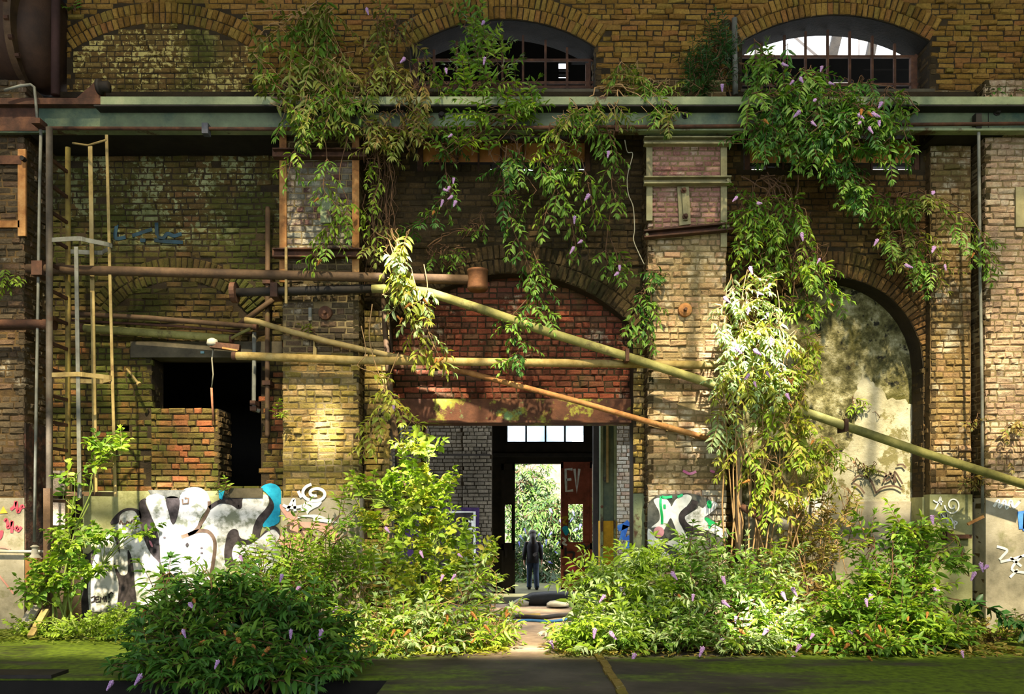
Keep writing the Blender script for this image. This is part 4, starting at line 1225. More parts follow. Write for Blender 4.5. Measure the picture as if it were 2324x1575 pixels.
def strokes(parent, name, lines, w, tf, Y, lay, mat, smooth=True, label=None):
    if len(lines) in (2, 3, 4):
        for ln in lines: o = strokes(parent, name, [ln], w, tf, Y, lay, mat, smooth, label)
        return o
    mb = MB()
    for ln in lines: ribbon_mb(mb, ln, w, tf, Y, lay, smooth)
    o = mb.build(name, G[mat], parent)
    if label: o['label'] = label
    return o


ident = lambda a, b: (a, b)
# big white piece in the left bay
t1 = lambda a, b: (190 + a / 5.052, 1090 + b / 5.052)
Yg = Y1 - .035
g = thing('graffiti', 'big white bubble letters with black shadow and a cyan edge sprayed across the left bay', 'graffiti', W(420, 1395, Yg), 'graffiti')
blob(g, 'letter', [(60, 1490), (50, 1250), (90, 1000), (160, 750), (330, 560), (400, 480), (420, 400), (490, 350), (580, 350), (640, 420), (650, 520), (680, 640), (760, 820), (860, 930), (920, 1030), (950, 1250), (940, 1480), (500, 1500)], t1, Yg, 1, 'white')
blob(g, 'letter', [(712, 230), (760, 170), (840, 148), (920, 180), (950, 260), (985, 400), (1040, 500), (1085, 380), (1095, 230), (1130, 130), (1200, 85), (1330, 85), (1410, 140), (1445, 230), (1420, 320), (1350, 420), (1300, 560), (1400, 590), (1480, 650), (1500, 800), (1480, 950), (1450, 1180), (1300, 1400), (900, 1400), (880, 950), (870, 800), (840, 600), (780, 420)], t1, Yg, 1, 'white')
blob(g, 'letter', [(1370, 560), (1360, 470), (1390, 400), (1480, 300), (1600, 265), (1700, 280), (1788, 322), (1800, 220), (1840, 150), (1910, 128), (2000, 150), (2100, 170), (2125, 240), (2090, 320), (2000, 420), (1950, 520), (1935, 600), (1920, 650), (1860, 682), (1790, 650), (1770, 580), (1720, 560), (1660, 600), (1630, 700), (1612, 850), (1630, 1000), (1600, 1200), (1470, 1300), (1500, 800), (1450, 620)], t1, Yg, 1, 'white')
blob(g, 'letter', [(1745, 738), (1900, 738), (2000, 672), (2100, 592), (2180, 562), (2230, 602), (2252, 680), (2255, 1100), (1900, 1250), (1780, 1010), (1712, 920), (1702, 830)], t1, Yg, 1, 'white')
blob(g, 'shadow', [(640, 250), (690, 210), (720, 215), (712, 260), (780, 420), (840, 560), (872, 740), (882, 920), (925, 1035), (860, 935), (780, 850), (720, 740), (680, 600), (650, 450), (635, 330)], t1, Yg, 2, 'black')
blob(g, 'shadow', [(945, 205), (1095, 205), (1085, 380), (1040, 500), (1005, 480), (985, 400)], t1, Yg, 2, 'black')
blob(g, 'shadow', [(308, 495), (360, 410), (450, 335), (540, 316), (640, 345), (665, 425), (640, 430), (580, 350), (490, 352), (420, 400), (400, 490)], t1, Yg, 2, 'black')
blob(g, 'shadow', [(335, 592), (420, 595), (415, 850)], t1, Yg, 2, 'black', False)
blob(g, 'shadow', [(350, 950), (410, 1060), (440, 1088), (490, 1080), (510, 1020), (508, 800), (560, 920), (590, 1200), (600, 1520), (400, 1520), (405, 1200), (370, 1060)], t1, Yg, 2, 'black')
blob(g, 'shadow', [(-10, 900), (60, 840), (150, 780), (90, 1000), (50, 1250), (60, 1520), (-20, 1520)], t1, Yg, 2, 'black')
strokes(g, 'outline', [[(1440, 240), (1435, 330), (1360, 470), (1270, 590), (1120, 650)], [(1200, 622), (1320, 580), (1430, 590), (1498, 680), (1505, 800), (1485, 950), (1462, 1090)]], .045, t1, Yg, 2, 'brown')
strokes(g, 'outline', [[(1440, 320), (1560, 248), (1700, 262), (1786, 310), (1800, 215), (1842, 140)]], .05, t1, Yg, 2, 'black')
blob(g, 'shadow', [(2120, 175), (2165, 235), (2180, 320), (2120, 420), (2060, 500), (2030, 580), (2005, 660), (1900, 737), (1745, 732), (1702, 830), (1712, 900), (1740, 985), (1640, 985), (1612, 850), (1630, 700), (1660, 600), (1720, 556), (1772, 580), (1792, 650), (1860, 686), (1925, 650), (1942, 560), (1990, 435), (2095, 320), (2130, 250)], t1, Yg, 2, 'black')
blob(g, 'shadow', [(1990, 685), (2100, 562), (2180, 522), (2242, 560), (2255, 640), (2228, 600), (2180, 560), (2100, 590), (2000, 675)], t1, Yg, 3, 'black')
blob(g, 'shadow', [(740, 112), (1180, 112), (1130, 135), (1090, 205), (945, 205), (920, 178), (840, 146), (770, 165)], t1, Yg, 2, 'grey', False)
blob(g, 'shadow', [(1550, 120), (1900, 118), (1845, 140), (1800, 215), (1786, 310), (1700, 262), (1560, 250)], t1, Yg, 1, 'black', False)
blob(g, 'highlight', [(2035, 90), (2080, 50), (2150, 35), (2220, 60), (2262, 120), (2262, 250), (2250, 400), (2240, 480), (2150, 532), (2060, 532), (2070, 480), (2130, 410), (2182, 320), (2170, 240), (2100, 150)], t1, Yg, 2, 'cyan', True, 'cyan edge of the letters')
blob(g, 'highlight', [(1550, 120), (1620, 112), (1590, 222), (1556, 205)], t1, Yg, 3, 'cyan', False)
blob(g, 'highlight', [(1665, 112), (1715, 112), (1675, 180)], t1, Yg, 3, 'cyan', False)
blob(g, 'spot', [(700, 545), (745, 545), (748, 600), (712, 605)], t1, Yg, 3, 'pink')
blob(g, 'spot', [(752, 695), (775, 700), (798, 755), (780, 760)], t1, Yg, 3, 'pink')
strokes(g, 'small_tag', [[(1135, 215), (1140, 270), (1200, 262), (1205, 205), (1160, 205)], [(415, 500), (430, 460), (450, 500), (490, 500), (500, 470), (540, 500), (560, 455), (580, 500), (580, 450), (625, 455), (600, 560)]], .022, t1, Yg, 3, 'brown', False)
blob(g, 'spot', [(1170, 740), (1190, 715), (1210, 735), (1188, 765)], t1, Yg, 3, 'black')
for c in ((1355, 775), (1357, 832), (930, 655)): blob(g, 'spot', [(c[0] - 18, c[1]), (c[0], c[1] - 12), (c[0] + 18, c[1]), (c[0], c[1] + 10)], t1, Yg, 3, 'black')
g = thing('graffiti', 'black tag reading JEMI under the first white bubble letter', 'graffiti', W(225, 1368, Yg), 'graffiti')
strokes(g, 'lettering', [[(85, 1345), (130, 1325), (125, 1385), (90, 1400)], [(185, 1330), (140, 1338), (145, 1395), (190, 1388)], [(142, 1365), (180, 1358)], [(195, 1395), (200, 1335), (215, 1365), (232, 1330), (240, 1390)], [(258, 1325), (262, 1390)], [(300, 1350), (292, 1310), (320, 1285), (345, 1300)], [(290, 1385), (292, 1395)]], .018, t1, Yg, 3, 'black', False)
strokes(thing('graffiti', 'faded blue scrawl high on the left bay above the pipes', 'graffiti', W(340, 560, Y1 - .03), 'graffiti'), 'paint', [[(265, 510), (262, 540), (285, 538)], [(300, 535), (330, 525), (345, 520)], [(318, 545), (330, 546)], [(355, 505), (357, 535), (370, 540), (380, 530), (395, 535), (412, 530)], [(350, 545), (380, 548), (415, 550)]], .045, ident, Y1 - .01, 0, 'dimblue')

# right pier: white letters
t2 = lambda a, b: (1460 + a / 8.29, 1100 + b / 8.29)
Yh = YP - .05
g = thing('graffiti', 'white letters X and K with green marks and a black shadow on the right pier', 'graffiti', W(1560, 1290, Yh), 'graffiti')
blob(g, 'backing', [(95, 380), (200, 240), (340, 180), (600, 175), (900, 165), (1250, 280), (1390, 380), (1250, 560), (1400, 760), (1590, 960), (1500, 1100), (1200, 1350), (300, 1400), (90, 1200), (80, 700)], t2, Yh, 0, 'grey')
blob(g, 'letter', [(195, 295), (260, 250), (340, 258), (430, 268), (500, 350), (532, 405), (600, 290), (720, 205), (830, 183), (905, 225), (890, 300), (800, 425), (722, 520), (690, 620), (705, 740), (760, 870), (830, 1015), (760, 1035), (690, 1020), (640, 930), (580, 760), (515, 628), (450, 730), (390, 845), (290, 790), (150, 805), (285, 690), (310, 600), (290, 490), (240, 400)], t2, Yh, 1, 'plain_white')
strokes(g, 'shadow', [[(975, 300), (930, 400), (800, 490), (725, 580), (735, 690), (830, 800), (1000, 870), (1230, 925)]], .075, t2, Yh, 3, 'black')
blob(g, 'letter', [(1040, 400), (1000, 460), (780, 600), (755, 665), (830, 745), (1050, 850), (1300, 910), (1480, 1000), (1590, 985), (1540, 880), (1400, 780), (1150, 640), (1250, 540), (1385, 420), (1380, 350), (1300, 310), (1200, 360), (1120, 440)], t2, Yh, 2, 'white')
blob(g, 'letter', [(410, 1110), (500, 1050), (600, 1040), (800, 1050), (862, 1100), (850, 1220), (742, 1312), (680, 1280), (620, 1200), (520, 1150)], t2, Yh, 1, 'plain_white')
blob(g, 'letter', [(90, 830), (180, 900), (240, 1010), (430, 1040), (280, 1170), (150, 1150), (85, 1060)], t2, Yh, 1, 'plain_white')
blob(g, 'letter', [(220, 1350), (300, 1280), (430, 1270), (510, 1360), (420, 1480), (280, 1420)], t2, Yh, 1, 'plain_white')
blob(g, 'shadow', [(512, 635), (440, 760), (395, 850), (420, 980), (520, 1030), (620, 965), (610, 850), (560, 740)], t2, Yh, 2, 'grey')
blob(g, 'red_disc', [(290 + 100 * math.cos(i * .7), 890 + 105 * math.sin(i * .7)) for i in range(9)], t2, Yh, 2, 'pink')
blob(g, 'mark', [(1200, 310), (1275, 310), (1278, 420), (1240, 445), (1200, 420)], t2, Yh, 3, 'green')
blob(g, 'mark', [(1145, 640), (1200, 615), (1280, 670), (1400, 740), (1290, 740), (1270, 800), (1225, 820), (1210, 720)], t2, Yh, 3, 'green')
strokes(g, 'mark', [[(330, 220), (320, 340), (335, 480), (350, 600), (350, 740)]], .03, t2, Yh, 3, 'green')
strokes(g, 'mark', [[(340, 220), (400, 240), (470, 235), (540, 225)], [(395, 370), (400, 450)], [(640, 230), (740, 190)]], .03, t2, Yh, 3, 'green')
strokes(thing('graffiti', 'faint magenta smears on the bricks above the white letters of the right pier', 'graffiti', W(1560, 1080, YP), 'graffiti'), 'paint', [[(1550, 1068), (1565, 1075), (1580, 1070)], [(1612, 1068), (1622, 1072)]], .03, ident, YP - .01, 1, 'magenta')

# left pier dado
t3 = lambda a, b: (630 + a / 8.752, 1080 + b / 8.752)
Yk = YP - .025
g = thing('graffiti', 'white spiral and A tag on the lower left pier', 'graffiti', W(710, 1165, Yk), 'graffiti')
sp = [(760 + (60 + 22 * th) * math.cos(th * 1.0 + 1.2) * 1.05, 350 + (40 + 16 * th) * math.sin(th + 1.2)) for th in np.linspace(0, 9.5, 34)]
strokes(g, 'spiral', [sp], .035, t3, Yk, 3, 'plain_white')
strokes(g, 'lettering', [[(185, 690), (250, 590), (325, 465), (340, 560), (352, 700)], [(110, 575), (180, 610), (300, 630), (420, 615), (520, 590)], [(415, 300), (440, 360), (480, 430)]], .035, t3, Yk, 3, 'plain_white', True)
blob(g, 'paint_blot', [(470, 610), (560, 520), (700, 510), (800, 480), (880, 520), (820, 600), (740, 640), (640, 700), (590, 770), (560, 680), (480, 700)], t3, Yk, 2, 'plain_white')
blob(g, 'paint_blot', [(400, 830), (480, 790), (620, 770), (800, 775), (960, 830), (1180, 920), (1050, 935), (860, 910), (720, 890), (700, 830), (540, 815)], t3, Yk, 2, 'plain_white')
g = thing('graffiti', 'pink and dark looping letters low on the left pier', 'graffiti', W(710, 1235, Yk), 'graffiti')
blob(g, 'fill', [(60, 560), (170, 680), (300, 740), (390, 800), (420, 900), (640, 920), (1000, 960), (1130, 1080), (1250, 1250), (1100, 1330), (900, 1120), (640, 1080), (560, 1500), (60, 1360), (60, 1200), (240, 1150), (220, 900), (60, 660)], t3, Yk, 1, 'salmon')
strokes(g, 'outline', [[(330, 960), (240, 950), (205, 1020), (240, 1090), (330, 1120), (420, 1160)], [(330, 1250), (220, 1290), (120, 1290), (180, 1240), (330, 1170)], [(420, 930), (460, 1080), (530, 1200)], [(430, 1200), (440, 1080), (520, 1060), (620, 1080), (680, 1300)]], .03, t3, Yk, 2, 'brown')
# far left pier
t4 = lambda a, b: (a / 4.5, 1100 + b / 4.5)
Yl = YP - .025
g = thing('graffiti', 'red scrawled letters and an orange triangle on the far left pier', 'graffiti', W(28, 1350, Yl), 'graffiti')
strokes(g, 'lettering', [[(110, 255), (150, 220), (165, 175), (185, 280), (225, 215), (240, 240)], [(50, 375), (65, 355), (80, 400), (78, 435), (105, 420), (125, 375), (120, 490)], [(150, 460), (175, 430), (185, 470), (220, 430)]], .035, t4, Yl, 1, 'red')
blob(g, 'mark', [(-5, 295), (35, 220), (78, 290)], t4, Yl, 1, 'orange', False)
blob(g, 'mark', [(-10, 480), (35, 470), (25, 530), (0, 560)], t4, Yl, 1, 'red')
strokes(g, 'mark', [[(-10, 925), (60, 1010), (140, 1115)], [(0, 640), (60, 645), (110, 660)]], .02, t4, Yl, 1, 'salmon', False)
# arch, pilaster and far right pier
Ya = Y3i - .045
g = thing('graffiti', 'faded grey curved tag reading EN on the tall right arch', 'graffiti', W(1990, 1120, Ya), 'graffiti')
strokes(g, 'lettering', [[(1935, 1092), (1948, 1080), (1968, 1082), (1980, 1098), (1988, 1120)], [(1935, 1096), (1950, 1104), (1962, 1120)], [(1988, 1118), (2005, 1106), (2030, 1103), (2048, 1112)], [(1980, 1068), (2010, 1075), (2004, 1095)], [(2008, 1082), (2024, 1074)], [(2010, 1092), (2026, 1084)], [(2018, 1070), (2032, 1095), (2030, 1070), (2048, 1098)], [(2035, 1056), (2048, 1054), (2056, 1062)]], .022, ident, Ya, 1, 'brown')
Yp_ = Yq - .03
g = thing('graffiti', 'white tag of an A, a spiral and HOP on the pilaster', 'graffiti', W(2160, 1200, Yp_), 'graffiti')
strokes(g, 'lettering', [[(2120, 1158), (2128, 1145), (2134, 1128), (2136, 1146)], [(2118, 1135), (2126, 1140), (2140, 1138)], [(2134, 1162), (2140, 1178), (2136, 1168), (2148, 1176), (2146, 1162), (2150, 1186)], [(2155, 1176), (2150, 1186), (2155, 1194), (2162, 1186), (2158, 1176), (2154, 1177)], [(2165, 1182), (2166, 1200)], [(2165, 1182), (2172, 1186), (2166, 1192)]], .016, ident, Yp_, 1, 'plain_white')
sp = [(2162 + (4 + 1.55 * th) * math.cos(th), 1146 + (5 + 1.7 * th) * math.sin(th)) for th in np.linspace(0, 9.4, 30)]
strokes(g, 'spiral', [sp], .016, ident, Yp_, 1, 'plain_white')
g = thing('graffiti', 'white looping tags on the far right pier', 'graffiti', W(2290, 1330, Yk), 'graffiti')
strokes(g, 'lettering', [[(2255, 1150), (2266, 1135), (2268, 1152), (2280, 1136), (2284, 1154), (2294, 1136), (2300, 1152), (2314, 1138)], [(2262, 1240), (2285, 1248), (2275, 1262), (2268, 1270)], [(2292, 1265), (2318, 1285)], [(2318, 1262), (2296, 1292), (2330, 1300)], [(2292, 1310), (2310, 1292)], [(2270, 1275), (2300, 1268), (2340, 1255)]], .03, ident, Yk, 1, 'plain_white')
strokes(thing('graffiti', 'blue patch of paint at the edge of the far right pier', 'graffiti', W(2318, 1205, Yk), 'graffiti'), 'paint', [[(2318, 1160), (2322, 1200)], [(2332, 1165), (2330, 1205)]], .1, ident, Yk, 1, 'blue', False)
# inside: door lettering, blue and yellow tags
Yx = YB - .09
t5 = lambda a, b: (1100 + a / 3.214, 940 + b / 3.214)
g = thing('graffiti', 'pale EV lettering on the red door leaf', 'graffiti', W(1300, 1120, Yx), 'graffiti')
strokes(g, 'lettering', [[(640, 402), (590, 402), (592, 480), (594, 562), (645, 555)], [(592, 480), (632, 474)], [(655, 398), (672, 570), (690, 398)]], .075, t5, Yx, 2, 'plain_white', False)
g = thing('graffiti', 'red, white and black scribbles on the foot of the red door leaf', 'graffiti', W(1300, 1330, Yx), 'graffiti')
strokes(g, 'scribble', [[(560, 760), (600, 750), (575, 790), (600, 800)]], .06, t5, Yx, 2, 'yellow')
blob(g, 'patch', [(565, 830), (600, 815), (612, 860), (590, 885)], t5, Yx, 2, 'cyan')
strokes(g, 'scribble', [[(565, 900), (590, 920), (570, 940), (600, 955)]], .06, t5, Yx, 2, 'plain_white')
blob(g, 'patch', [(600, 1090), (640, 1080), (670, 1150), (620, 1140)], t5, Yx, 2, 'red')
strokes(g, 'scribble', [[(585, 1150), (600, 1210), (615, 1150), (625, 1210), (640, 1150), (650, 1200)], [(590, 1010), (650, 1010), (640, 1060)]], .07, t5, Yx, 3, 'black')
strokes(g, 'scribble', [[(670, 1090), (710, 1110), (730, 1090), (750, 1180)], [(680, 960), (700, 980), (720, 950), (740, 985), (765, 955)]], .07, t5, Yx, 2, 'grey')
strokes(thing('graffiti', 'blue letters on the white bricks inside the doorway', 'graffiti', W(1420, 1240, 5.95), 'graffiti'), 'lettering', [[(1402, 1200), (1420, 1192), (1428, 1185)], [(1420, 1192), (1412, 1222), (1430, 1220)], [(1420, 1238), (1430, 1236)]], .12, ident, 5.97, 1, 'blue', False)
g = thing('graffiti', 'white outlined letter on a dark purple ground inside the doorway on the left', 'graffiti', W(1080, 1330, 5.9), 'graffiti')
blob(g, 'ground', [(900, 1150), (1088, 1152), (1085, 1340), (905, 1345)], ident, 5.93, 0, 'purple', False)
blob(g, 'panel', [(985, 1163), (1077, 1163), (1077, 1330), (985, 1330)], ident, 5.93, 1, 'black', False)
strokes(g, 'outline', [[(1000, 1162), (1077, 1162), (1077, 1330)], [(1060, 1180), (1058, 1200), (1072, 1200), (1072, 1184), (1055, 1182)]], .05, ident, 5.93, 2, 'plain_white', False)
strokes(thing('graffiti', 'black scribble on the yellow foot of the green column', 'graffiti', W(1380, 1320, Yc - .03), 'graffiti'), 'scribble', [[(1388, 1285), (1378, 1290), (1385, 1298), (1375, 1305), (1386, 1310), (1378, 1316)]], .025, ident, Yc - .02, 1, 'black')
# ------------------------------------------------------------------- plants
# leaf shape: base, two widths, tip, folded along the midrib
def leaf_verts(kind):
    if kind == 'lance': a, wa, b, wb = .28, .5, .66, .40
    elif kind == 'oval': a, wa, b, wb = .30, .50, .70, .46
    else: a, wa, b, wb = .3, .5, .6, .4
    #      t   side  lift
    return np.array([(0, 0, 0), (a, -wa, .16), (a, 0, 0), (a, wa, .16), (b, -wb, .10), (b, 0, -.04), (b, wb, .10), (1, 0, -.16)])


LEAF_F = [(0, 1, 2), (0, 2, 3), (1, 4, 5, 2), (2, 5, 6, 3), (4, 7, 5), (5, 7, 6)]


class Leaves:
    def __init__(self, kind='lance'):
        self.kind = kind
        self.p, self.a, self.n, self.l, self.w = [], [], [], [], []

    def add(self, p, ax, nr, ln, wd):
        self.p.append(p); self.a.append(ax); self.n.append(nr); self.l.append(ln); self.w.append(wd)

    def build(self, name, mat, parent):
        if not self.p: return None
        p, a, nr = (np.array(q, dtype=float) for q in (self.p, self.a, self.n))
        ln, wd = np.array(self.l), np.array(self.w)
        a /= np.linalg.norm(a, axis=1, keepdims=True) + 1e-9
        s = np.cross(a, nr); s /= np.linalg.norm(s, axis=1, keepdims=True) + 1e-9
        u = np.cross(s, a)
        T = leaf_verts(self.kind)
        curl = np.random.default_rng(3).uniform(.3, 1.6, len(ln))
        V = p[:, None] + a[:, None] * (T[None, :, 0] * ln[:, None])[..., None] + s[:, None] * (T[None, :, 1] * wd[:, None])[..., None] \
            + u[:, None] * (T[None, :, 2] * np.where(T[None, :, 1] == 0, ln[:, None] * curl[:, None], wd[:, None] * 1.3))[..., None]
        n = len(p)
        me = bpy.data.meshes.new(name)
        base = np.array(world_loc(parent))
        V = V.reshape(-1, 3) - base
        li, ls = [], []
        for f in LEAF_F: ls.append(len(f)); li += list(f)
        li = (np.array(li)[None] + (np.arange(n) * 8)[:, None]).ravel()
        tot = np.tile(np.array(ls), n)
        start = np.concatenate([[0], np.cumsum(tot)[:-1]])
        me.vertices.add(len(V)); me.vertices.foreach_set('co', V.ravel())
        me.loops.add(len(li)); me.loops.foreach_set('vertex_index', li.astype(np.int32))
        me.polygons.add(len(tot)); me.polygons.foreach_set('loop_start', start.astype(np.int32)); me.polygons.foreach_set('loop_total', tot.astype(np.int32))
        me.update(calc_edges=True)
        me.materials.append(mat)
        me.polygons.foreach_set('use_smooth', [True] * len(tot))
        o = bpy.data.objects.new(name, me)
        COL.objects.link(o)
        o.parent = parent
        return o


def nrm(v):
    v = np.array(v, float)
    return v / (np.linalg.norm(v) + 1e-9)


UP = np.array((0, 0, 1.0))


def twig(lv, st, rng, p, d, length, leaf, droop=0.6, spread=1.0, r=.004, bare=0.0, pair=1.0):
    """a leafy shoot: opposite leaves along a drooping axis, like a frond"""
    ll, lw = leaf
    n = max(3, int(length / (ll * .40 * pair)))
    step = length / n
    d = nrm(d)
    pts = [np.array(p, float)]
    side0 = np.cross(d, UP)
    if np.linalg.norm(side0) < .2: side0 = np.array((rng.normal(), rng.normal() * .4, 0))
    side0 = nrm(side0)
    roll = rng.normal(0, .45)
    for i in range(n):
        d = nrm(d + np.array((rng.normal(0, .05), rng.normal(0, .05), -droop * step * 2.2)))
        q = pts[-1] + d * step
        pts.append(q)
        f = (i + 1) / n
        if f < bare: continue
        sd = nrm(side0 - d * np.dot(side0, d))
        up = nrm(np.cross(sd, d))
        if up[2] < 0: up = -up
        ang = roll + (rng.normal(0, .3) if i % 2 == 0 else rng.normal(.5, .4) * rng.choice((-1, 1)))
        sd2 = sd * math.cos(ang) + up * math.sin(ang)
        sc = (1.0 - .45 * f ** 2) * rng.uniform(.75, 1.15)
        for s in (-1, 1):
            ax = sd2 * s + d * rng.uniform(.35, .9) + np.array((0, 0, -.25 - .2 * rng.random()))
            nn = up + np.array((rng.normal(0, .3), -0.35 + rng.normal(0, .3), .3))
            lv.add(q, ax, nn, ll * sc * spread, lw * sc)
    for s in (-.35, 0, .35):
        lv.add(pts[-1], d + side0 * s + np.array((0, 0, -.15)), UP + np.array((0, -.4, 0)), ll * .6, lw * .6)
    st.tube([Vector(q) for q in pts], [r * (1 - .5 * i / n) for i in range(n + 1)], 4, False)
    return pts


def arch_path(a, b, sag, rng, k=8, wob=.03):
    a, b = np.array(a, float), np.array(b, float)
    out = []
    for i in range(k + 1):
        t = i / k
        q = a * (1 - t) + b * t
        q[2] += sag * 4 * t * (1 - t)
        if 0 < i < k: q += rng.normal(0, wob, 3)
        out.append(q)
    return out


L_SUN = ['#8fae2c', '#a4bf3c', '#7c9c26', '#b4c84c', '#6f8f24', '#9ab83a', '#87a832']
L_MID = ['#6d9430', '#5a8428', '#7fa53a', '#4c7422', '#8aac40', '#64902e']
L_DEEP = ['#3c6a22', '#4a7c2a', '#326020', '#588834', '#457428', '#2c561c']
L_OLIVE = ['#7c8a34', '#8c9640', '#6c7a2c', '#9aa04c', '#75863a', '#8a8a3c']
L_PALE = ['#a8c07c', '#bccf94', '#94b068', '#c4d4a4', '#88a85c']
L_YEL = ['#a8b43c', '#bcc04c', '#98a632', '#c8c85c', '#8a9c30', '#b0a040']
L_DARK = ['#2f5a26', '#26501f', '#3a682e', '#204618']
L_TAN = ['#8c7a3c', '#a08c4a', '#7a6a34', '#6c7a30', '#94904a', '#9a7c44']
LM = {k: mat_leaf('leaves_' + k, v, tr) for k, v, tr in (('sun', L_SUN, .38), ('mid', L_MID, .35), ('deep', L_DEEP, .3), ('olive', L_OLIVE, .35), ('pale', L_PALE, .3), ('yellow', L_YEL, .4), ('dark', L_DARK, .25), ('tan', L_TAN, .3), ('garden', ['#4a6a24', '#5a7a30', '#3c5a1e', '#6a8a3c'], .25), ('garden_dark', ['#28441a', '#345222', '#1e3614'], .2))}
STEM = {'brown': mat_noise('brown_stem', [(.3, '#4a3424'), (.6, '#6f5238'), (.8, '#8c6c4c')], 8, .85, .3),
        'green': mat_noise('green_stem', [(.3, '#5a6a2c'), (.7, '#8c9c4c')], 8, .7, .2),
        'tan': mat_noise('tan_stem', [(.3, '#84663f'), (.7, '#b8966a')], 8, .8, .3)}


def flower_mesh(name, cols, ln, rad, seed):
    rng = np.random.default_rng(seed)
    mb = MB()
    n = 90
    for i in range(n):
        t = i / n
        a = i * 2.399
        r = rad * (1 - t * .75) * (.75 + .5 * rng.random())
        c = np.array((math.cos(a) * r, math.sin(a) * r, t * ln))
        s = .010 * (1.25 - t * .6)
        o = nrm((math.cos(a), math.sin(a), .5))
        e1 = nrm(np.cross(o, UP)); e2 = np.cross(o, e1)
        q = [c + e1 * s, c + e2 * s, c - e1 * s, c - e2 * s, c + o * s * .9]
        mb.add(q, [(0, 1, 4), (1, 2, 4), (2, 3, 4), (3, 0, 4)])
    mb.tube([(0, 0, -.02), (0, 0, ln)], [rad * .4, .004], 6)
    t = NT(name)
    n_ = len(cols)
    c = t.ramp(t.rnd(), [((i + .5) / n_, hx(q)) for i, q in enumerate(cols)])
    m = t.done(t.bsdf(c, .7, None, 0, .2))
    me = bpy.data.meshes.new(name)
    me.from_pydata(mb.v, [], mb.f)
    me.materials.append(m)
    me.update()
    return me


FLOWER = flower_mesh('flower_spike', ['#b896c2', '#ac84ba', '#c8a8cc', '#a078b0'], .125, .022, 1)
SEED_HEAD = flower_mesh('seed_head', ['#8c5c2c', '#a06c34', '#74481f', '#b07a3c'], .11, .017, 2)
FLOWER_BLUE = flower_mesh('blue_flower_spike', ['#7c78c8', '#8c88d8', '#6c64b8'], .26, .05, 3)
NP = [0]
DENS, LSC = .52, 1.3


def spike(parent, px, py, Y, name='flower_spike', mesh=None, seed=0, down=True):
    rng = random.Random(seed + px * 7 + py)
    o = bpy.data.objects.new(name, mesh or FLOWER)
    COL.objects.link(o)
    o.parent = parent
    o.location = W(px, py, Y) - world_loc(parent)
    d = Vector((rng.uniform(-.7, .7), rng.uniform(-.6, 0), rng.uniform(-1, -.2) if down else rng.uniform(.2, 1)))
    o.rotation_euler = d.to_track_quat('Z', 'Y').to_euler()
    s = rng.uniform(.52, .82)
    o.scale = (s, s, s)
    return o


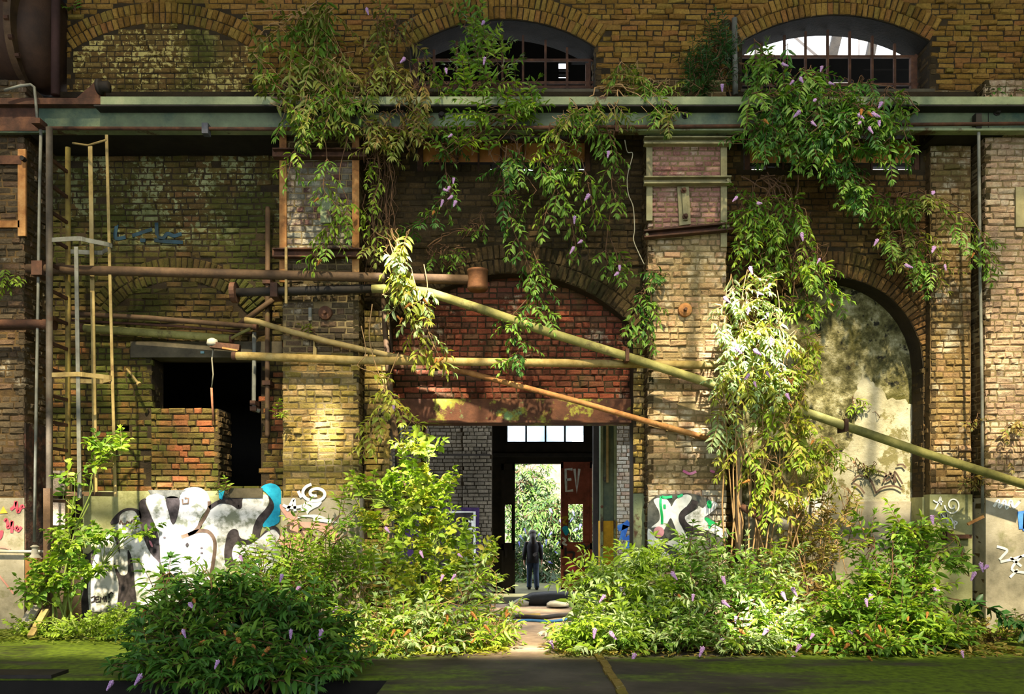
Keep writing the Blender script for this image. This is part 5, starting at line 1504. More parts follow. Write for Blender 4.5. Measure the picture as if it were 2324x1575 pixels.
def plant(name, label, cat, base, blobs, mat='mid', leaf=(.105, .026), kind='lance', mode='up', stems=6, stem_mat='brown', tw=.38, droop=.55, flowers=(), seeds=(), group=None,
          mat2=None, sr=.010, bare_tangle=0, strands=(), fly=-.12, fmesh=None, pair=1.0, stuff=False, spread=1.0):
    """blobs: (cx, cy, rx, ry, Y, depth radius, number of shoots) ellipses the foliage fills.
    strands: polylines of (px, py) at depth Y: leafy trailing shoots, ((Y, [(px, py)...], leafy from fraction))"""
    NP[0] += 1
    rng = np.random.default_rng(1000 + NP[0])
    leaf = (leaf[0] * LSC, leaf[1] * LSC)
    B = np.array(W(*base))
    t = thing(name, label, cat, tuple(B), group)
    lv, lv2, st = Leaves(kind), Leaves(kind), MB()
    mains = []
    allp = []
    for (cx, cy, rx, ry, Yc_, dy, n) in blobs:
        for i in range(max(2, int(n * DENS))):
            while True:
                q = rng.uniform(-1, 1, 3)
                if np.dot(q, q) < 1: break
            px, py, Y = cx + rx * q[0], cy + ry * q[1], Yc_ + dy * q[2]
            w = np.array(W(px, py, Y))
            if mode == 'up': w[2] = max(w[2], .06)
            c = np.array(W(cx, cy + (ry * .7 if mode == 'up' else -ry * .5), Yc_))
            allp.append((w, c, q))
    if allp:
        idx = rng.choice(len(allp), min(stems, len(allp)), replace=False)
        for k in idx:
            w = allp[k][0]
            b0 = B + rng.normal(0, 1, 3) * np.array((.10, .06, 0)) if mode == 'up' else B + rng.normal(0, 1, 3) * np.array((.16, .03, .02))
            ln = np.linalg.norm(w - b0)
            path = arch_path(b0, w, ln * (.10 if mode == 'up' else .12), rng, 8, .02)
            mains.append(path)
            st.tube([Vector(q) for q in path], [sr * (1 - .7 * i / 8) for i in range(9)], 6, False)
    mp = np.array([q for m in mains for q in m[2:]]) if mains else np.array([B])
    for w, c, q in allp:
        out = w - c
        if mode == 'up':
            d = nrm(nrm(out) * 1.0 + np.array((rng.normal(0, .45), rng.normal(-.25, .4), rng.uniform(.0, .75))))
        else:
            d = nrm(nrm(out) * .7 + np.array((rng.normal(0, .7), rng.normal(-.25, .35), rng.uniform(-.8, .35))))
        L = tw * rng.uniform(.65, 1.25)
        p0 = w - d * L * .55
        if mode == 'up': p0[2] = max(p0[2], .03)
        use = lv2 if (mat2 and rng.random() < .4) else lv
        twig(use, st, rng, p0, d, L, leaf, droop, spread, .0045, 0.0, pair)
        # side branch joining the nearest main stem
        j = np.argmin(np.linalg.norm(mp - p0, axis=1))
        a = mp[j]
        if np.linalg.norm(a - p0) < 1.6:
            st.tube([Vector(z_) for z_ in arch_path(a, p0, .03, rng, 4, .012)], [.006, .0055, .005, .005, .0045], 4, False)
    for (Y, pts, f0) in strands:
        P = smooth_path([tuple(W(a, b, Y + rng.normal(0, .03))) for a, b in pts], 8)
        st.tube([Vector(q) for q in P], [.007 * (1 - .5 * i / len(P)) for i in range(len(P))], 5, False)
        k0 = int(len(P) * f0)
        acc = 0
        for i in range(max(k0, 1), len(P)):
            acc += np.linalg.norm(P[i] - P[i - 1])
            if acc > leaf[0] * .9:
                acc = 0
                d = nrm(P[i] - P[i - 1])
                for s in (-1, 1):
                    dd = nrm(d + np.array((s * rng.uniform(.4, 1.1), rng.normal(-.3, .3), rng.uniform(-.3, .4))))
                    use = lv2 if (mat2 and rng.random() < .35) else lv
                    twig(use, st, rng, P[i], dd, tw * rng.uniform(.45, .8), leaf, droop, spread, .004)
        twig(lv, st, rng, P[-1], nrm(P[-1] - P[-2]), tw * .6, leaf, droop)
    for i in range(bare_tangle):                       # bare brown stems hanging through the plant
        cx, cy, rx, ry, Yc_, dy, n = blobs[i % len(blobs)]
        a = np.array(W(cx + rng.uniform(-.8, .8) * rx, cy - ry * rng.uniform(.2, 1), Yc_ + .15))
        b = np.array(W(cx + rng.uniform(-.9, .9) * rx, cy + ry * rng.uniform(.2, 1.15), Yc_ + .1))
        st.tube([Vector(q) for q in arch_path(a, b, rng.normal(0, .08), rng, 7, .03)], .0045, 4, False)
    lv.build('foliage', LM[mat], t)
    if mat2 and lv2.p: lv2.build('foliage', LM[mat2], t)
    if st.v: st.build('stems', STEM[stem_mat], t, True)
    for i, (px, py) in enumerate(flowers):
        bl = min(blobs, key=lambda b: abs(px - b[0]) / b[2] + abs(py - b[1]) / b[3]) if blobs else None
        Y = (bl[4] - bl[5] * .9 + fly) if bl else strands[0][0] - .12
        spike(t, px, py, Y, 'flower_spike', fmesh)
    for i, (px, py) in enumerate(seeds):
        bl = min(blobs, key=lambda b: abs(px - b[0]) / b[2] + abs(py - b[1]) / b[3]) if blobs else None
        Y = (bl[4] - bl[5] * .9 + fly) if bl else strands[0][0] - .12
        spike(t, px, py, Y, 'seed_head', SEED_HEAD)
    if stuff: t['kind'] = 'stuff'
    return t


GH, GB = 'shrubs hanging from the beam', 'bushes at the foot of the wall'
BB = 'butterfly_bush'
# ---- rooted on the ledge and the beam
plant(BB, 'large olive green butterfly bush spreading over the beam above the left pier', 'shrub', (775, 215, -.15),
      [(660, 90, 110, 70, -.45, .2, 26), (745, 60, 80, 60, -.5, .2, 26), (720, 170, 110, 60, -.6, .22, 44), (690, 245, 75, 55, -.7, .18, 40), (790, 250, 55, 60, -.65, .18, 26), (600, 190, 40, 40, -.45, .15, 8)],
      'olive', (.135, .034), mode='hang', stems=16, tw=.5, droop=.5, mat2='mid', bare_tangle=10, group=GH, stem_mat='tan')
plant(BB, 'dry looking butterfly bush with bare brown stems above the beam left of the middle window', 'shrub', (865, 222, -.15),
      [(890, 70, 70, 60, -.4, .15, 22), (870, 200, 60, 80, -.5, .2, 34), (945, 190, 45, 80, -.5, .2, 22), (860, 300, 50, 40, -.65, .15, 26), (935, 280, 40, 40, -.6, .15, 20)],
      'olive', (.115, .028), mode='hang', stems=16, tw=.42, mat2='tan', bare_tangle=34, group=GH, flowers=((832, 20), (918, 133)))
plant(BB, 'bright green upright butterfly bush in front of the middle arched window', 'shrub', (1110, 222, -.15),
      [(1075, 30, 18, 35, -.25, .1, 10), (1090, 100, 40, 50, -.3, .15, 26), (1070, 180, 45, 40, -.4, .2, 26), (1130, 150, 35, 60, -.4, .15, 24), (1180, 215, 45, 28, -.5, .2, 22), (1010, 175, 35, 35, -.4, .15, 10), (1130, 250, 90, 40, -.6, .2, 44), (1060, 300, 90, 30, -.6, .15, 26)],
      'mid', (.105, .03), mode='up', stems=14, tw=.36, mat2='sun', group=GH, droop=.7, flowers=((1025, 306), (1098, 50), (1012, 157), (1100, 132)), bare_tangle=10)
plant(BB, 'pale rooted shrub creeping over the beam between the two arched windows', 'shrub', (1395, 205, -.2),
      [(1430, 170, 50, 30, -.35, .12, 20), (1490, 205, 60, 30, -.4, .15, 26), (1360, 265, 70, 40, -.6, .15, 24), (1500, 265, 45, 30, -.55, .12, 12), (1290, 270, 50, 40, -.6, .15, 20)],
      'mid', (.10, .026), mode='hang', stems=14, stem_mat='tan', mat2='olive', group=GH, bare_tangle=12)
plant(BB, 'dark feathery bush against the bricks left of the right arched window', 'shrub', (1640, 215, -.15),
      [(1610, 150, 60, 50, -.25, .12, 60), (1645, 90, 45, 50, -.2, .1, 34), (1580, 190, 40, 25, -.3, .1, 24)],
      'dark', (.08, .012), mode='up', stems=10, tw=.34, droop=.2, group=GH, flowers=((1639, 193),), pair=.6)
plant(BB, 'big butterfly bush with purple spikes covering the lower half of the right arched window', 'shrub', (1800, 222, -.2),
      [(1745, 165, 60, 45, -.5, .25, 40), (1840, 190, 75, 40, -.5, .25, 40), (1930, 215, 65, 40, -.5, .25, 36), (1790, 250, 110, 50, -.7, .25, 90), (1940, 270, 100, 50, -.7, .25, 80), (1730, 310, 70, 40, -.7, .2, 40), (1860, 330, 110, 35, -.7, .2, 60), (2010, 330, 60, 40, -.65, .15, 26), (2030, 240, 40, 50, -.6, .15, 18)],
      'mid', (.11, .029), mode='hang', stems=22, mat2='deep', group=GH, tw=.42,
      flowers=((1800, 184), (1816, 178), (1865, 152), (1882, 188), (1850, 227), (1842, 277), (2000, 234), (1948, 260), (1980, 258), (1995, 276), (1972, 290), (1952, 278), (1775, 145), (1814, 254)), seeds=((1955, 250), (1735, 272), (1970, 255)))
# ---- trailing from the beam
plant('trailing_shrub', 'leafy shoots hanging over the strapped panel of the left pier', 'shrub', (740, 300, -.5), [(700, 285, 60, 20, -.65, .1, 14)],
      'mid', (.105, .028), mode='hang', mat2='sun', group=GH, tw=.36, strands=((-.62, [(735, 300), (742, 360), (735, 430), (770, 475), (765, 530), (722, 575)], .15), (-.6, [(790, 310), (770, 400), (790, 470), (745, 520)], .5), (-.6, [(690, 300), (670, 340), (655, 390)], .3)), seeds=((727, 590), (722, 450)))
plant('trailing_shrub', 'tangle of bare brown creepers between the left pier and the centre bay', 'creeper', (860, 300, -.4), [(860, 350, 40, 60, -.5, .1, 10), (865, 500, 45, 150, -.35, .12, 3)],
      'olive', (.10, .026), mode='hang', mat2='sun', group=GH, tw=.36, bare_tangle=46, strands=((-.5, [(850, 310), (862, 400), (845, 470), (850, 555)], .5), (-.5, [(905, 300), (930, 345), (920, 330)], .5)))
plant('trailing_shrub', 'bright yellow green leafy vine over the right end of the long brown pipe', 'vine', (905, 520, -.5), [(905, 560, 25, 40, -.66, .08, 18), (915, 640, 30, 50, -.68, .1, 24)],
      'yellow', (.125, .036), mode='hang', mat2='pale', group=GH, tw=.34, stem_mat='tan', strands=((-.66, [(905, 540), (895, 600), (905, 680), (935, 740), (960, 800)], .1), (-.64, [(935, 620), (955, 690), (975, 760), (998, 812)], .1), (-.6, [(962, 600), (970, 650), (960, 690)], .3)), seeds=((902, 718), (912, 722), (930, 690), (990, 815), (1005, 812), (962, 680)))
plant('trailing_shrub', 'thin yellow green vine dangling in front of the lichen covered pipe by the left pier', 'vine', (845, 700, -.5), [],
      'yellow', (.10, .034), mode='hang', group=GH, tw=.28, stem_mat='tan', strands=((-.6, [(845, 690), (838, 760), (850, 820), (870, 870), (890, 910), (930, 950), (960, 985)], .45), (-.58, [(905, 800), (885, 850), (868, 900), (850, 960), (832, 1010)], .35), (-.55, [(820, 740), (830, 800), (812, 830), (850, 845)], .8)), flowers=((893, 922),))
plant('trailing_shrub', 'deep green shoot with purple flowers hanging below the slit of the middle transom', 'shrub', (1010, 310, -.3), [(1015, 340, 40, 25, -.4, .08, 10)],
      'deep', (.10, .026), mode='hang', group=GH, mat2='mid', strands=((-.4, [(1010, 330), (1012, 390), (1020, 450), (975, 490), (930, 520)], .2),), flowers=((1007, 430), (1026, 446), (1034, 458), (1020, 425), (1005, 455), (1030, 405)), bare_tangle=18, tw=.34, seeds=((985, 480),))
plant('trailing_shrub', 'small sparse shoots on the dark wall below the purple flowered shoot', 'shrub', (1010, 560, -.1), [(990, 580, 30, 22, -.2, .06, 8), (1035, 580, 30, 22, -.2, .06, 8), (1080, 520, 30, 18, -.2, .06, 7)],
      'mid', (.08, .024), mode='hang', group=GH, tw=.22, bare_tangle=16)
plant('trailing_shrub', 'long vivid green strand hanging past the rusty drum at the centre', 'vine', (1150, 300, -.4), [(1160, 370, 50, 60, -.5, .1, 22), (1150, 460, 40, 30, -.45, .1, 10)],
      'mid', (.10, .03), mode='hang', group=GH, mat2='deep', tw=.36, bare_tangle=20, strands=((-.5, [(1150, 330), (1145, 430), (1165, 520), (1195, 590), (1215, 650), (1190, 720)], .3), (-.5, [(1210, 570), (1235, 640), (1225, 690)], .1), (-.5, [(1195, 680), (1150, 740), (1185, 780), (1160, 815)], .1), (-.48, [(1230, 690), (1245, 720)], .1)))
plant('trailing_shrub', 'fresh green strands hanging in front of the dark wall right of the middle transom', 'vine', (1280, 300, -.4), [(1270, 380, 50, 50, -.5, .1, 30), (1240, 320, 50, 30, -.5, .1, 14)],
      'mid', (.11, .03), mode='hang', group=GH, mat2='sun', tw=.36, strands=((-.5, [(1275, 340), (1262, 420), (1290, 480), (1305, 545)], .2), (-.5, [(1260, 430), (1240, 480), (1235, 500)], .1), (-.48, [(1320, 360), (1335, 420), (1345, 470)], .1)), flowers=((1336, 443), (1320, 547), (1302, 562), (1304, 492)))
plant('trailing_shrub', 'slim green strand hanging beside the top of the right pier', 'vine', (1380, 300, -.4), [(1375, 315, 35, 30, -.5, .08, 14)],
      'mid', (.115, .03), mode='hang', group=GH, tw=.36, strands=((-.5, [(1385, 310), (1400, 350), (1388, 410), (1395, 450)], .1),), flowers=((1381, 345),))
plant('trailing_shrub', 'short green strand with two pink flower spikes below the slim strand', 'vine', (1385, 520, -.2), [],
      'mid', (.11, .03), mode='hang', group=GH, tw=.32, strands=((-.3, [(1390, 450), (1380, 520), (1375, 580), (1390, 610)], .45), (-.3, [(1385, 540), (1400, 580), (1405, 605)], .1)), flowers=((1406, 604), (1402, 620)))
plant('trailing_shrub', 'green fronds growing out of the left edge of the right pier', 'shrub', (1470, 640, -.3), [(1478, 625, 28, 20, -.4, .08, 10), (1465, 690, 22, 30, -.4, .08, 12)],
      'mid', (.11, .028), mode='hang', group=GH, mat2='deep', tw=.36, stems=4, strands=((-.42, [(1470, 650), (1450, 690), (1440, 735)], .2), (-.42, [(1478, 660), (1475, 720), (1465, 750)], .2)))
plant('trailing_shrub', 'green shoot hanging from the right transom over the dark wall', 'shrub', (1900, 350, -.4), [(1910, 380, 45, 30, -.5, .1, 20), (1950, 440, 45, 30, -.5, .1, 24)],
      'mid', (.10, .03), mode='hang', group=GH, mat2='deep', tw=.34, strands=((-.5, [(1880, 340), (1905, 390), (1950, 430), (1975, 465)], .2),))
plant('trailing_shrub', 'dense leafy curtain with brown stems hanging right of the right pier', 'shrub', (1740, 400, -.3), [(1710, 480, 45, 45, -.5, .15, 34), (1790, 500, 60, 60, -.5, .15, 44), (1850, 600, 40, 50, -.5, .12, 20), (1770, 600, 60, 40, -.4, .12, 26), (1690, 540, 25, 50, -.4, .1, 10), (1820, 680, 60, 40, -.5, .12, 26)],
      'mid', (.11, .029), mode='hang', group=GH, mat2='sun', tw=.4, bare_tangle=70, stems=14, strands=((-.55, [(1825, 570), (1855, 620), (1890, 670)], .1), (-.5, [(1700, 470), (1690, 520), (1700, 580)], .2)), flowers=((1672, 448), (1720, 462), (1819, 530), (1860, 588)), seeds=((1832, 715), (1886, 690)))
plant('trailing_shrub', 'loose shrub with purple spikes growing from the wall above the round arch on the right', 'shrub', (2030, 440, -.05), [(2030, 480, 60, 40, -.25, .12, 26), (2090, 460, 70, 30, -.3, .12, 20), (2070, 560, 60, 50, -.3, .12, 28), (2110, 620, 50, 40, -.3, .12, 20), (2020, 550, 30, 30, -.2, .1, 10)],
      'mid', (.095, .024), mode='hang', group=GH, mat2='olive', tw=.36, bare_tangle=22, strands=((-.4, [(2060, 450), (2140, 470), (2185, 530), (2220, 580)], .15), (-.45, [(2140, 450), (2200, 490), (2235, 550), (2245, 600)], .4)),
      flowers=((1991, 545), (2118, 437), (2120, 562), (2055, 602), (2144, 602)), seeds=((2210, 575),))
plant(BB, 'sunlit pale butterfly bush in full flower beside the right pier', 'shrub', (1700, 1250, -.5), [(1700, 690, 60, 45, -.7, .15, 34), (1690, 770, 70, 60, -.8, .2, 60), (1745, 770, 55, 60, -.8, .2, 50), (1680, 860, 65, 60, -.8, .2, 56), (1750, 880, 50, 60, -.8, .2, 40), (1650, 960, 40, 40, -.7, .15, 20), (1725, 640, 50, 20, -.7, .1, 10)],
      'pale', (.11, .028), mode='hang', stems=12, mat2='yellow', group=GB, tw=.36, stem_mat='tan', bare_tangle=30,
      flowers=((1702, 607), (1748, 645), (1720, 665), (1644, 676), (1700, 700), (1742, 712), (1670, 790), (1712, 795), (1720, 755), (1752, 770), (1700, 850), (1712, 868), (1740, 845), (1790, 795), (1785, 895)), seeds=((1790, 860), (1790, 915), (1800, 860)))
plant(BB, 'yellow green shrub leaning on the flaking render below the sunlit pale bush', 'shrub', (1780, 1260, -.6), [(1830, 800, 35, 50, -.55, .12, 26), (1800, 880, 45, 60, -.6, .15, 36), (1770, 970, 70, 50, -.7, .2, 46), (1720, 1060, 60, 60, -.7, .2, 30), (1820, 1010, 60, 60, -.7, .2, 44), (1870, 1060, 50, 60, -.6, .15, 30), (1760, 1130, 80, 50, -.7, .2, 30), (1660, 1030, 30, 50, -.6, .15, 16)],
      'yellow', (.10, .03), mode='hang', stems=8, mat2='sun', group=GB, tw=.34, bare_tangle=22, stem_mat='tan', seeds=((1845, 1000), (1700, 1090)))
plant('bramble', 'dry brown and yellow brambles climbing the blocked arch behind the right bushes', 'shrub', (1830, 1390, -.6), [(1830, 1170, 80, 60, -.45, .15, 46), (1790, 1250, 70, 60, -.5, .15, 40), (1880, 1250, 60, 60, -.5, .15, 30), (1830, 1330, 80, 50, -.7, .2, 40), (1930, 1150, 30, 50, -.4, .1, 10)],
      'tan', (.075, .028), mode='up', kind='oval', stems=18, mat2='yellow', group=GB, tw=.30, bare_tangle=60, stem_mat='tan')
# ---- small tufts on the wall
for (px, py, rx, ry, Y, n, m, lab) in ((20, 640, 28, 30, -.36, 12, 'sun', 'small green tuft growing from the far left pier'), (633, 934, 14, 10, -.36, 4, 'sun', 'tiny green tuft on the edge of the left pier'), (712, 742, 14, 8, -.32, 3, 'olive', 'tiny olive seedling on the left pier above the sloping pipe'),
                                (2290, 205, 40, 22, -.25, 14, 'deep', 'dark green weeds on the beam at the far right'), (165, 12, 12, 8, -.06, 3, 'mid', 'tiny fern on the bricks above the tank'), (2300, 1000, 26, 60, -.35, 10, 'tan', 'withered weeds on the far right pier'),
                                (2215, 1100, 40, 20, -.4, 10, 'tan', 'brown withered twig lying on the end of the long diagonal pipe'), (508, 1102, 16, 7, .1, 4, 'sun', 'tiny bright seedling on the threshold of the dark opening'), (1960, 1060, 40, 16, .3, 8, 'olive', 'sparse seedling on the pale render of the round arch'), (1950, 920, 30, 30, .3, 8, 'sun', 'small green sprig on the flaking render above the long diagonal pipe'), (2215, 960, 25, 16, -.35, 6, 'tan', 'dry weeds on the thin rod at the far right')):
    plant('weed', lab, 'weed', (px, py + ry, Y + .08), [(px, py, rx, ry, Y, .05, n)], m, (.075, .024), mode='up' if ry < 15 else 'hang', stems=3, tw=.2, group='weeds on the masonry', sr=.005)
# ---- rooted in the ground
plant('young_tree', 'young round leaved tree climbing the caged ladder at the left', 'tree', (140, 1440, -.7), [(240, 1005, 50, 16, -.75, .1, 20), (200, 1040, 35, 25, -.75, .1, 10), (160, 1075, 25, 30, -.75, .1, 8), (150, 1160, 30, 60, -.75, .1, 12), (190, 1215, 80, 25, -.85, .15, 34), (300, 1200, 50, 16, -.9, .1, 12), (130, 1300, 70, 50, -.8, .2, 50), (190, 1280, 50, 50, -.8, .15, 22), (90, 1330, 40, 40, -.9, .15, 24)],
      'sun', (.085, .046), kind='oval', stems=9, mat2='mid', group=GB, tw=.24, stem_mat='green', sr=.014)
plant('ground_cover', 'low bright green ground cover along the foot of the left bay', 'ground cover', (220, 1430, -1.2), [(200, 1425, 110, 28, -1.1, .35, 150), (290, 1400, 60, 22, -.9, .3, 60), (70, 1420, 60, 30, -.9, .3, 40), (330, 1440, 60, 20, -1.2, .3, 50)],
      'sun', (.05, .026), kind='oval', stems=8, tw=.16, stem_mat='green', group=None, stuff=True)
plant(BB, 'bright bushes of butterfly bush between the white bubble letters and the left pier', 'shrub', (560, 1425, -1.0), [(590, 1290, 60, 55, -1.0, .3, 50), (660, 1270, 60, 50, -1.0, .3, 50), (720, 1230, 50, 70, -.9, .25, 40), (690, 1340, 90, 50, -1.3, .3, 80), (760, 1320, 60, 70, -1.2, .3, 60), (610, 1350, 70, 40, -1.3, .3, 50), (700, 1180, 40, 40, -.8, .2, 10), (780, 1150, 30, 60, -.7, .2, 14)],
      'sun', (.10, .027), stems=24, mat2='mid', group=GB, tw=.38, flowers=((680, 1330), (545, 1262)))
plant(BB, 'big dark green butterfly bush in the foreground rooted in the trench', 'shrub', (560, 1640, -3.45), [(500, 1330, 110, 45, -2.7, .4, 90), (420, 1390, 110, 50, -2.9, .4, 110), (600, 1370, 120, 50, -2.8, .4, 120), (700, 1430, 110, 50, -2.9, .4, 110), (480, 1450, 150, 50, -3.2, .4, 150), (640, 1490, 150, 45, -3.3, .4, 130), (400, 1510, 120, 50, -3.5, .35, 110), (560, 1550, 170, 40, -3.6, .3, 120), (370, 1310, 40, 30, -2.6, .3, 16), (740, 1500, 80, 30, -3.2, .3, 40)],
      'deep', (.12, .034), stems=34, mat2='mid', group=GB, tw=.42, droop=.7, sr=.012,
      flowers=((430, 1370), (415, 1430), (495, 1500), (255, 1547), (320, 1532), (640, 1305), (730, 1430), (660, 1430), (700, 1470)), seeds=((440, 1360), (420, 1425), (510, 1432), (575, 1462), (540, 1450), (535, 1490), (465, 1455), (610, 1470), (330, 1385), (690, 1490)))
plant('young_tree', 'tall sunlit round leaved sapling beside the doorway at the left', 'tree', (960, 1450, -.9), [(950, 1010, 60, 20, -.75, .12, 22), (930, 1080, 40, 40, -.75, .12, 16), (860, 1110, 60, 30, -.75, .15, 34), (970, 1110, 70, 35, -.8, .15, 44), (1010, 1150, 45, 30, -.85, .15, 20), (900, 1170, 80, 40, -.85, .2, 54), (1000, 1210, 70, 40, -.9, .2, 50), (900, 1250, 80, 50, -.95, .2, 60), (1010, 1290, 70, 50, -1.0, .2, 54), (1070, 1260, 50, 40, -.95, .2, 30), (940, 1340, 90, 50, -1.1, .25, 60)],
      'sun', (.095, .05), kind='oval', stems=16, mat2='yellow', group=GB, tw=.26, stem_mat='green', sr=.014, flowers=((954, 1252), (1005, 1306), (875, 1198)))
plant(BB, 'sprawling butterfly bush with drooping pale leaf tips at the left edge of the path', 'shrub', (950, 1470, -1.5), [(1050, 1330, 60, 40, -1.2, .2, 34), (1100, 1290, 45, 30, -1.1, .15, 18), (1120, 1370, 30, 40, -1.2, .15, 16), (980, 1400, 110, 40, -1.6, .3, 90), (860, 1400, 90, 45, -1.6, .3, 80), (1080, 1430, 90, 35, -1.7, .3, 70), (930, 1460, 120, 25, -1.9, .3, 80), (820, 1300, 60, 70, -1.2, .25, 50), (1150, 1420, 35, 25, -1.4, .2, 20), (830, 1460, 60, 30, -2.0, .3, 40)],
      'sun', (.105, .03), stems=26, mat2='pale', group=GB, tw=.36, droop=.8, flowers=((1033, 1305), (1040, 1258), (765, 1378)), seeds=((930, 1430), (1010, 1415), (1070, 1390), (1150, 1385), (1100, 1420), (1080, 1450), (842, 1465), (895, 1430), (1015, 1395), (1155, 1392)), bare_tangle=40, stem_mat='tan')
plant(BB, 'sprawling butterfly bush with long pale shoots at the right edge of the path', 'shrub', (1420, 1470, -1.6), [(1340, 1300, 70, 40, -1.2, .2, 40), (1310, 1400, 50, 60, -1.6, .25, 40), (1400, 1330, 80, 50, -1.3, .3, 70), (1460, 1270, 80, 35, -1.1, .25, 46), (1420, 1420, 110, 45, -1.8, .3, 100), (1370, 1470, 100, 25, -2.0, .25, 50), (1500, 1350, 80, 60, -1.5, .3, 80), (1290, 1460, 30, 30, -1.8, .2, 14)],
      'sun', (.115, .034), stems=26, mat2='pale', group=GB, tw=.4, flowers=((1372, 1352), (1525, 1300), (1350, 1428), (1385, 1435), (1440, 1485), (1573, 1350), (1250, 1455)), seeds=((1540, 1350), (1252, 1420)), stem_mat='green')
plant(BB, 'dusty green butterfly bush below the white letters of the right pier', 'shrub', (1600, 1480, -1.6), [(1590, 1240, 70, 35, -1.0, .2, 40), (1560, 1320, 90, 60, -1.3, .3, 80), (1650, 1300, 80, 60, -1.3, .3, 70), (1530, 1420, 100, 50, -1.7, .3, 100), (1640, 1400, 90, 60, -1.7, .3, 90), (1500, 1470, 100, 25, -2.0, .25, 50), (1600, 1480, 80, 25, -2.0, .25, 50)],
      'mid', (.11, .031), stems=24, mat2='pale', group=GB, tw=.38, flowers=((1640, 1310), (1595, 1470), (1670, 1400), (1640, 1365), (1640, 1450)), seeds=((1550, 1440),), bare_tangle=20)
plant(BB, 'pale butterfly bush bleached by a shaft of sunlight right of the standpipe', 'shrub', (1730, 1485, -1.8), [(1710, 1350, 60, 50, -1.5, .25, 50), (1740, 1420, 60, 50, -1.8, .25, 60), (1700, 1480, 70, 22, -2.1, .2, 40), (1770, 1330, 50, 50, -1.4, .25, 34), (1790, 1440, 60, 45, -1.9, .25, 46), (1760, 1265, 50, 30, -1.2, .2, 20), (1800, 1400, 50, 40, -1.6, .25, 30)],
      'pale', (.11, .03), stems=18, mat2='sun', group=GB, tw=.38, flowers=((1740, 1430), (1798, 1335), (1682, 1445), (1815, 1465), (1800, 1490), (1845, 1440), (1775, 1345)), seeds=((1680, 1430),))
plant(BB, 'broad leaved butterfly bush with many brown seed heads at the right', 'shrub', (2000, 1490, -1.8), [(2060, 1200, 80, 35, -1.0, .2, 34), (2090, 1250, 80, 40, -1.1, .2, 44), (1960, 1220, 50, 50, -1.0, .2, 22), (1990, 1320, 100, 50, -1.3, .3, 80), (2080, 1330, 70, 50, -1.4, .25, 50), (1930, 1380, 80, 50, -1.6, .3, 70), (2030, 1400, 100, 50, -1.8, .3, 90), (1990, 1460, 110, 35, -2.1, .25, 70), (2110, 1430, 80, 45, -1.8, .25, 50), (1890, 1440, 60, 40, -1.8, .25, 36), (2150, 1470, 60, 25, -2.0, .2, 24), (2190, 1250, 40, 40, -1.0, .15, 12)],
      'mid', (.125, .042), stems=30, mat2='sun', group=GB, tw=.38, flowers=((2115, 1172), (2225, 1278), (2240, 1285), (2212, 1300), (1965, 1360), (1998, 1365), (1975, 1350), (2130, 1340), (1925, 1430), (1950, 1420), (2183, 1478), (2120, 1335)),
      seeds=((1945, 1430), (1965, 1440), (1885, 1425), (1925, 1462), (1995, 1420), (2010, 1425), (2060, 1400), (1990, 1465), (2105, 1390), (1970, 1490), (1882, 1455)))
plant('weed', 'dark arching bramble shoot reaching to the right over the far right pier', 'shrub', (2120, 1400, -1.5), [], 'dark', (.12, .05), mode='up', kind='oval', tw=.2, group=GB, strands=((-1.6, [(2060, 1340), (2140, 1355), (2220, 1372), (2270, 1395), (2330, 1425)], .3),))
plant('weed', 'brown dried weeds along the foot of the far right pier', 'weed', (2240, 1480, -1.4), [(2190, 1440, 60, 40, -1.4, .3, 50), (2270, 1450, 60, 35, -1.3, .3, 44), (2150, 1400, 40, 30, -1.1, .2, 16), (2310, 1420, 40, 30, -.9, .2, 16)],
      'tan', (.06, .022), kind='oval', stems=10, mat2='sun', group=GB, tw=.22, bare_tangle=16)
# leaf litter along the edge of the bushes
def litter(lab, boxes, mat, n, size, seed):
    rng = np.random.default_rng(seed)
    lv = Leaves('lance')
    tot = sum((b[1] - b[0]) for b in boxes)
    x0 = sum((b[0] + b[1]) / 2 for b in boxes) / len(boxes)
    t = thing('leaf_litter', lab, 'litter', (x0, boxes[0][2], 0))
    t['kind'] = 'stuff'
    for a, b, y0, y1 in boxes:
        for i in range(int(n * (b - a) / tot)):
            x = rng.uniform(a, b); y = rng.triangular(y0, (y0 + y1) / 2, y1)
            lv.add((x, y, rng.uniform(.006, .05)), (rng.normal(), rng.normal(), rng.normal(0, .15)), (rng.normal(0, .2), rng.normal(0, .2), 1), size * rng.uniform(.5, 1.3), size * .3)
    lv.build('leaves', LM[mat], t)


litter('fallen leaves along the edge of the left bushes', [(-2.4, -.05, -2.35, -1.3)], 'yellow', 1400, .09, 5)
litter('fallen dry leaves along the edge of the right bushes', [(.35, 5.0, -2.4, -1.4)], 'tan', 1900, .09, 6)
litter('dry grass and leaves under the left bushes', [(-6.0, -2.2, -1.6, -.4)], 'olive', 900, .09, 7)
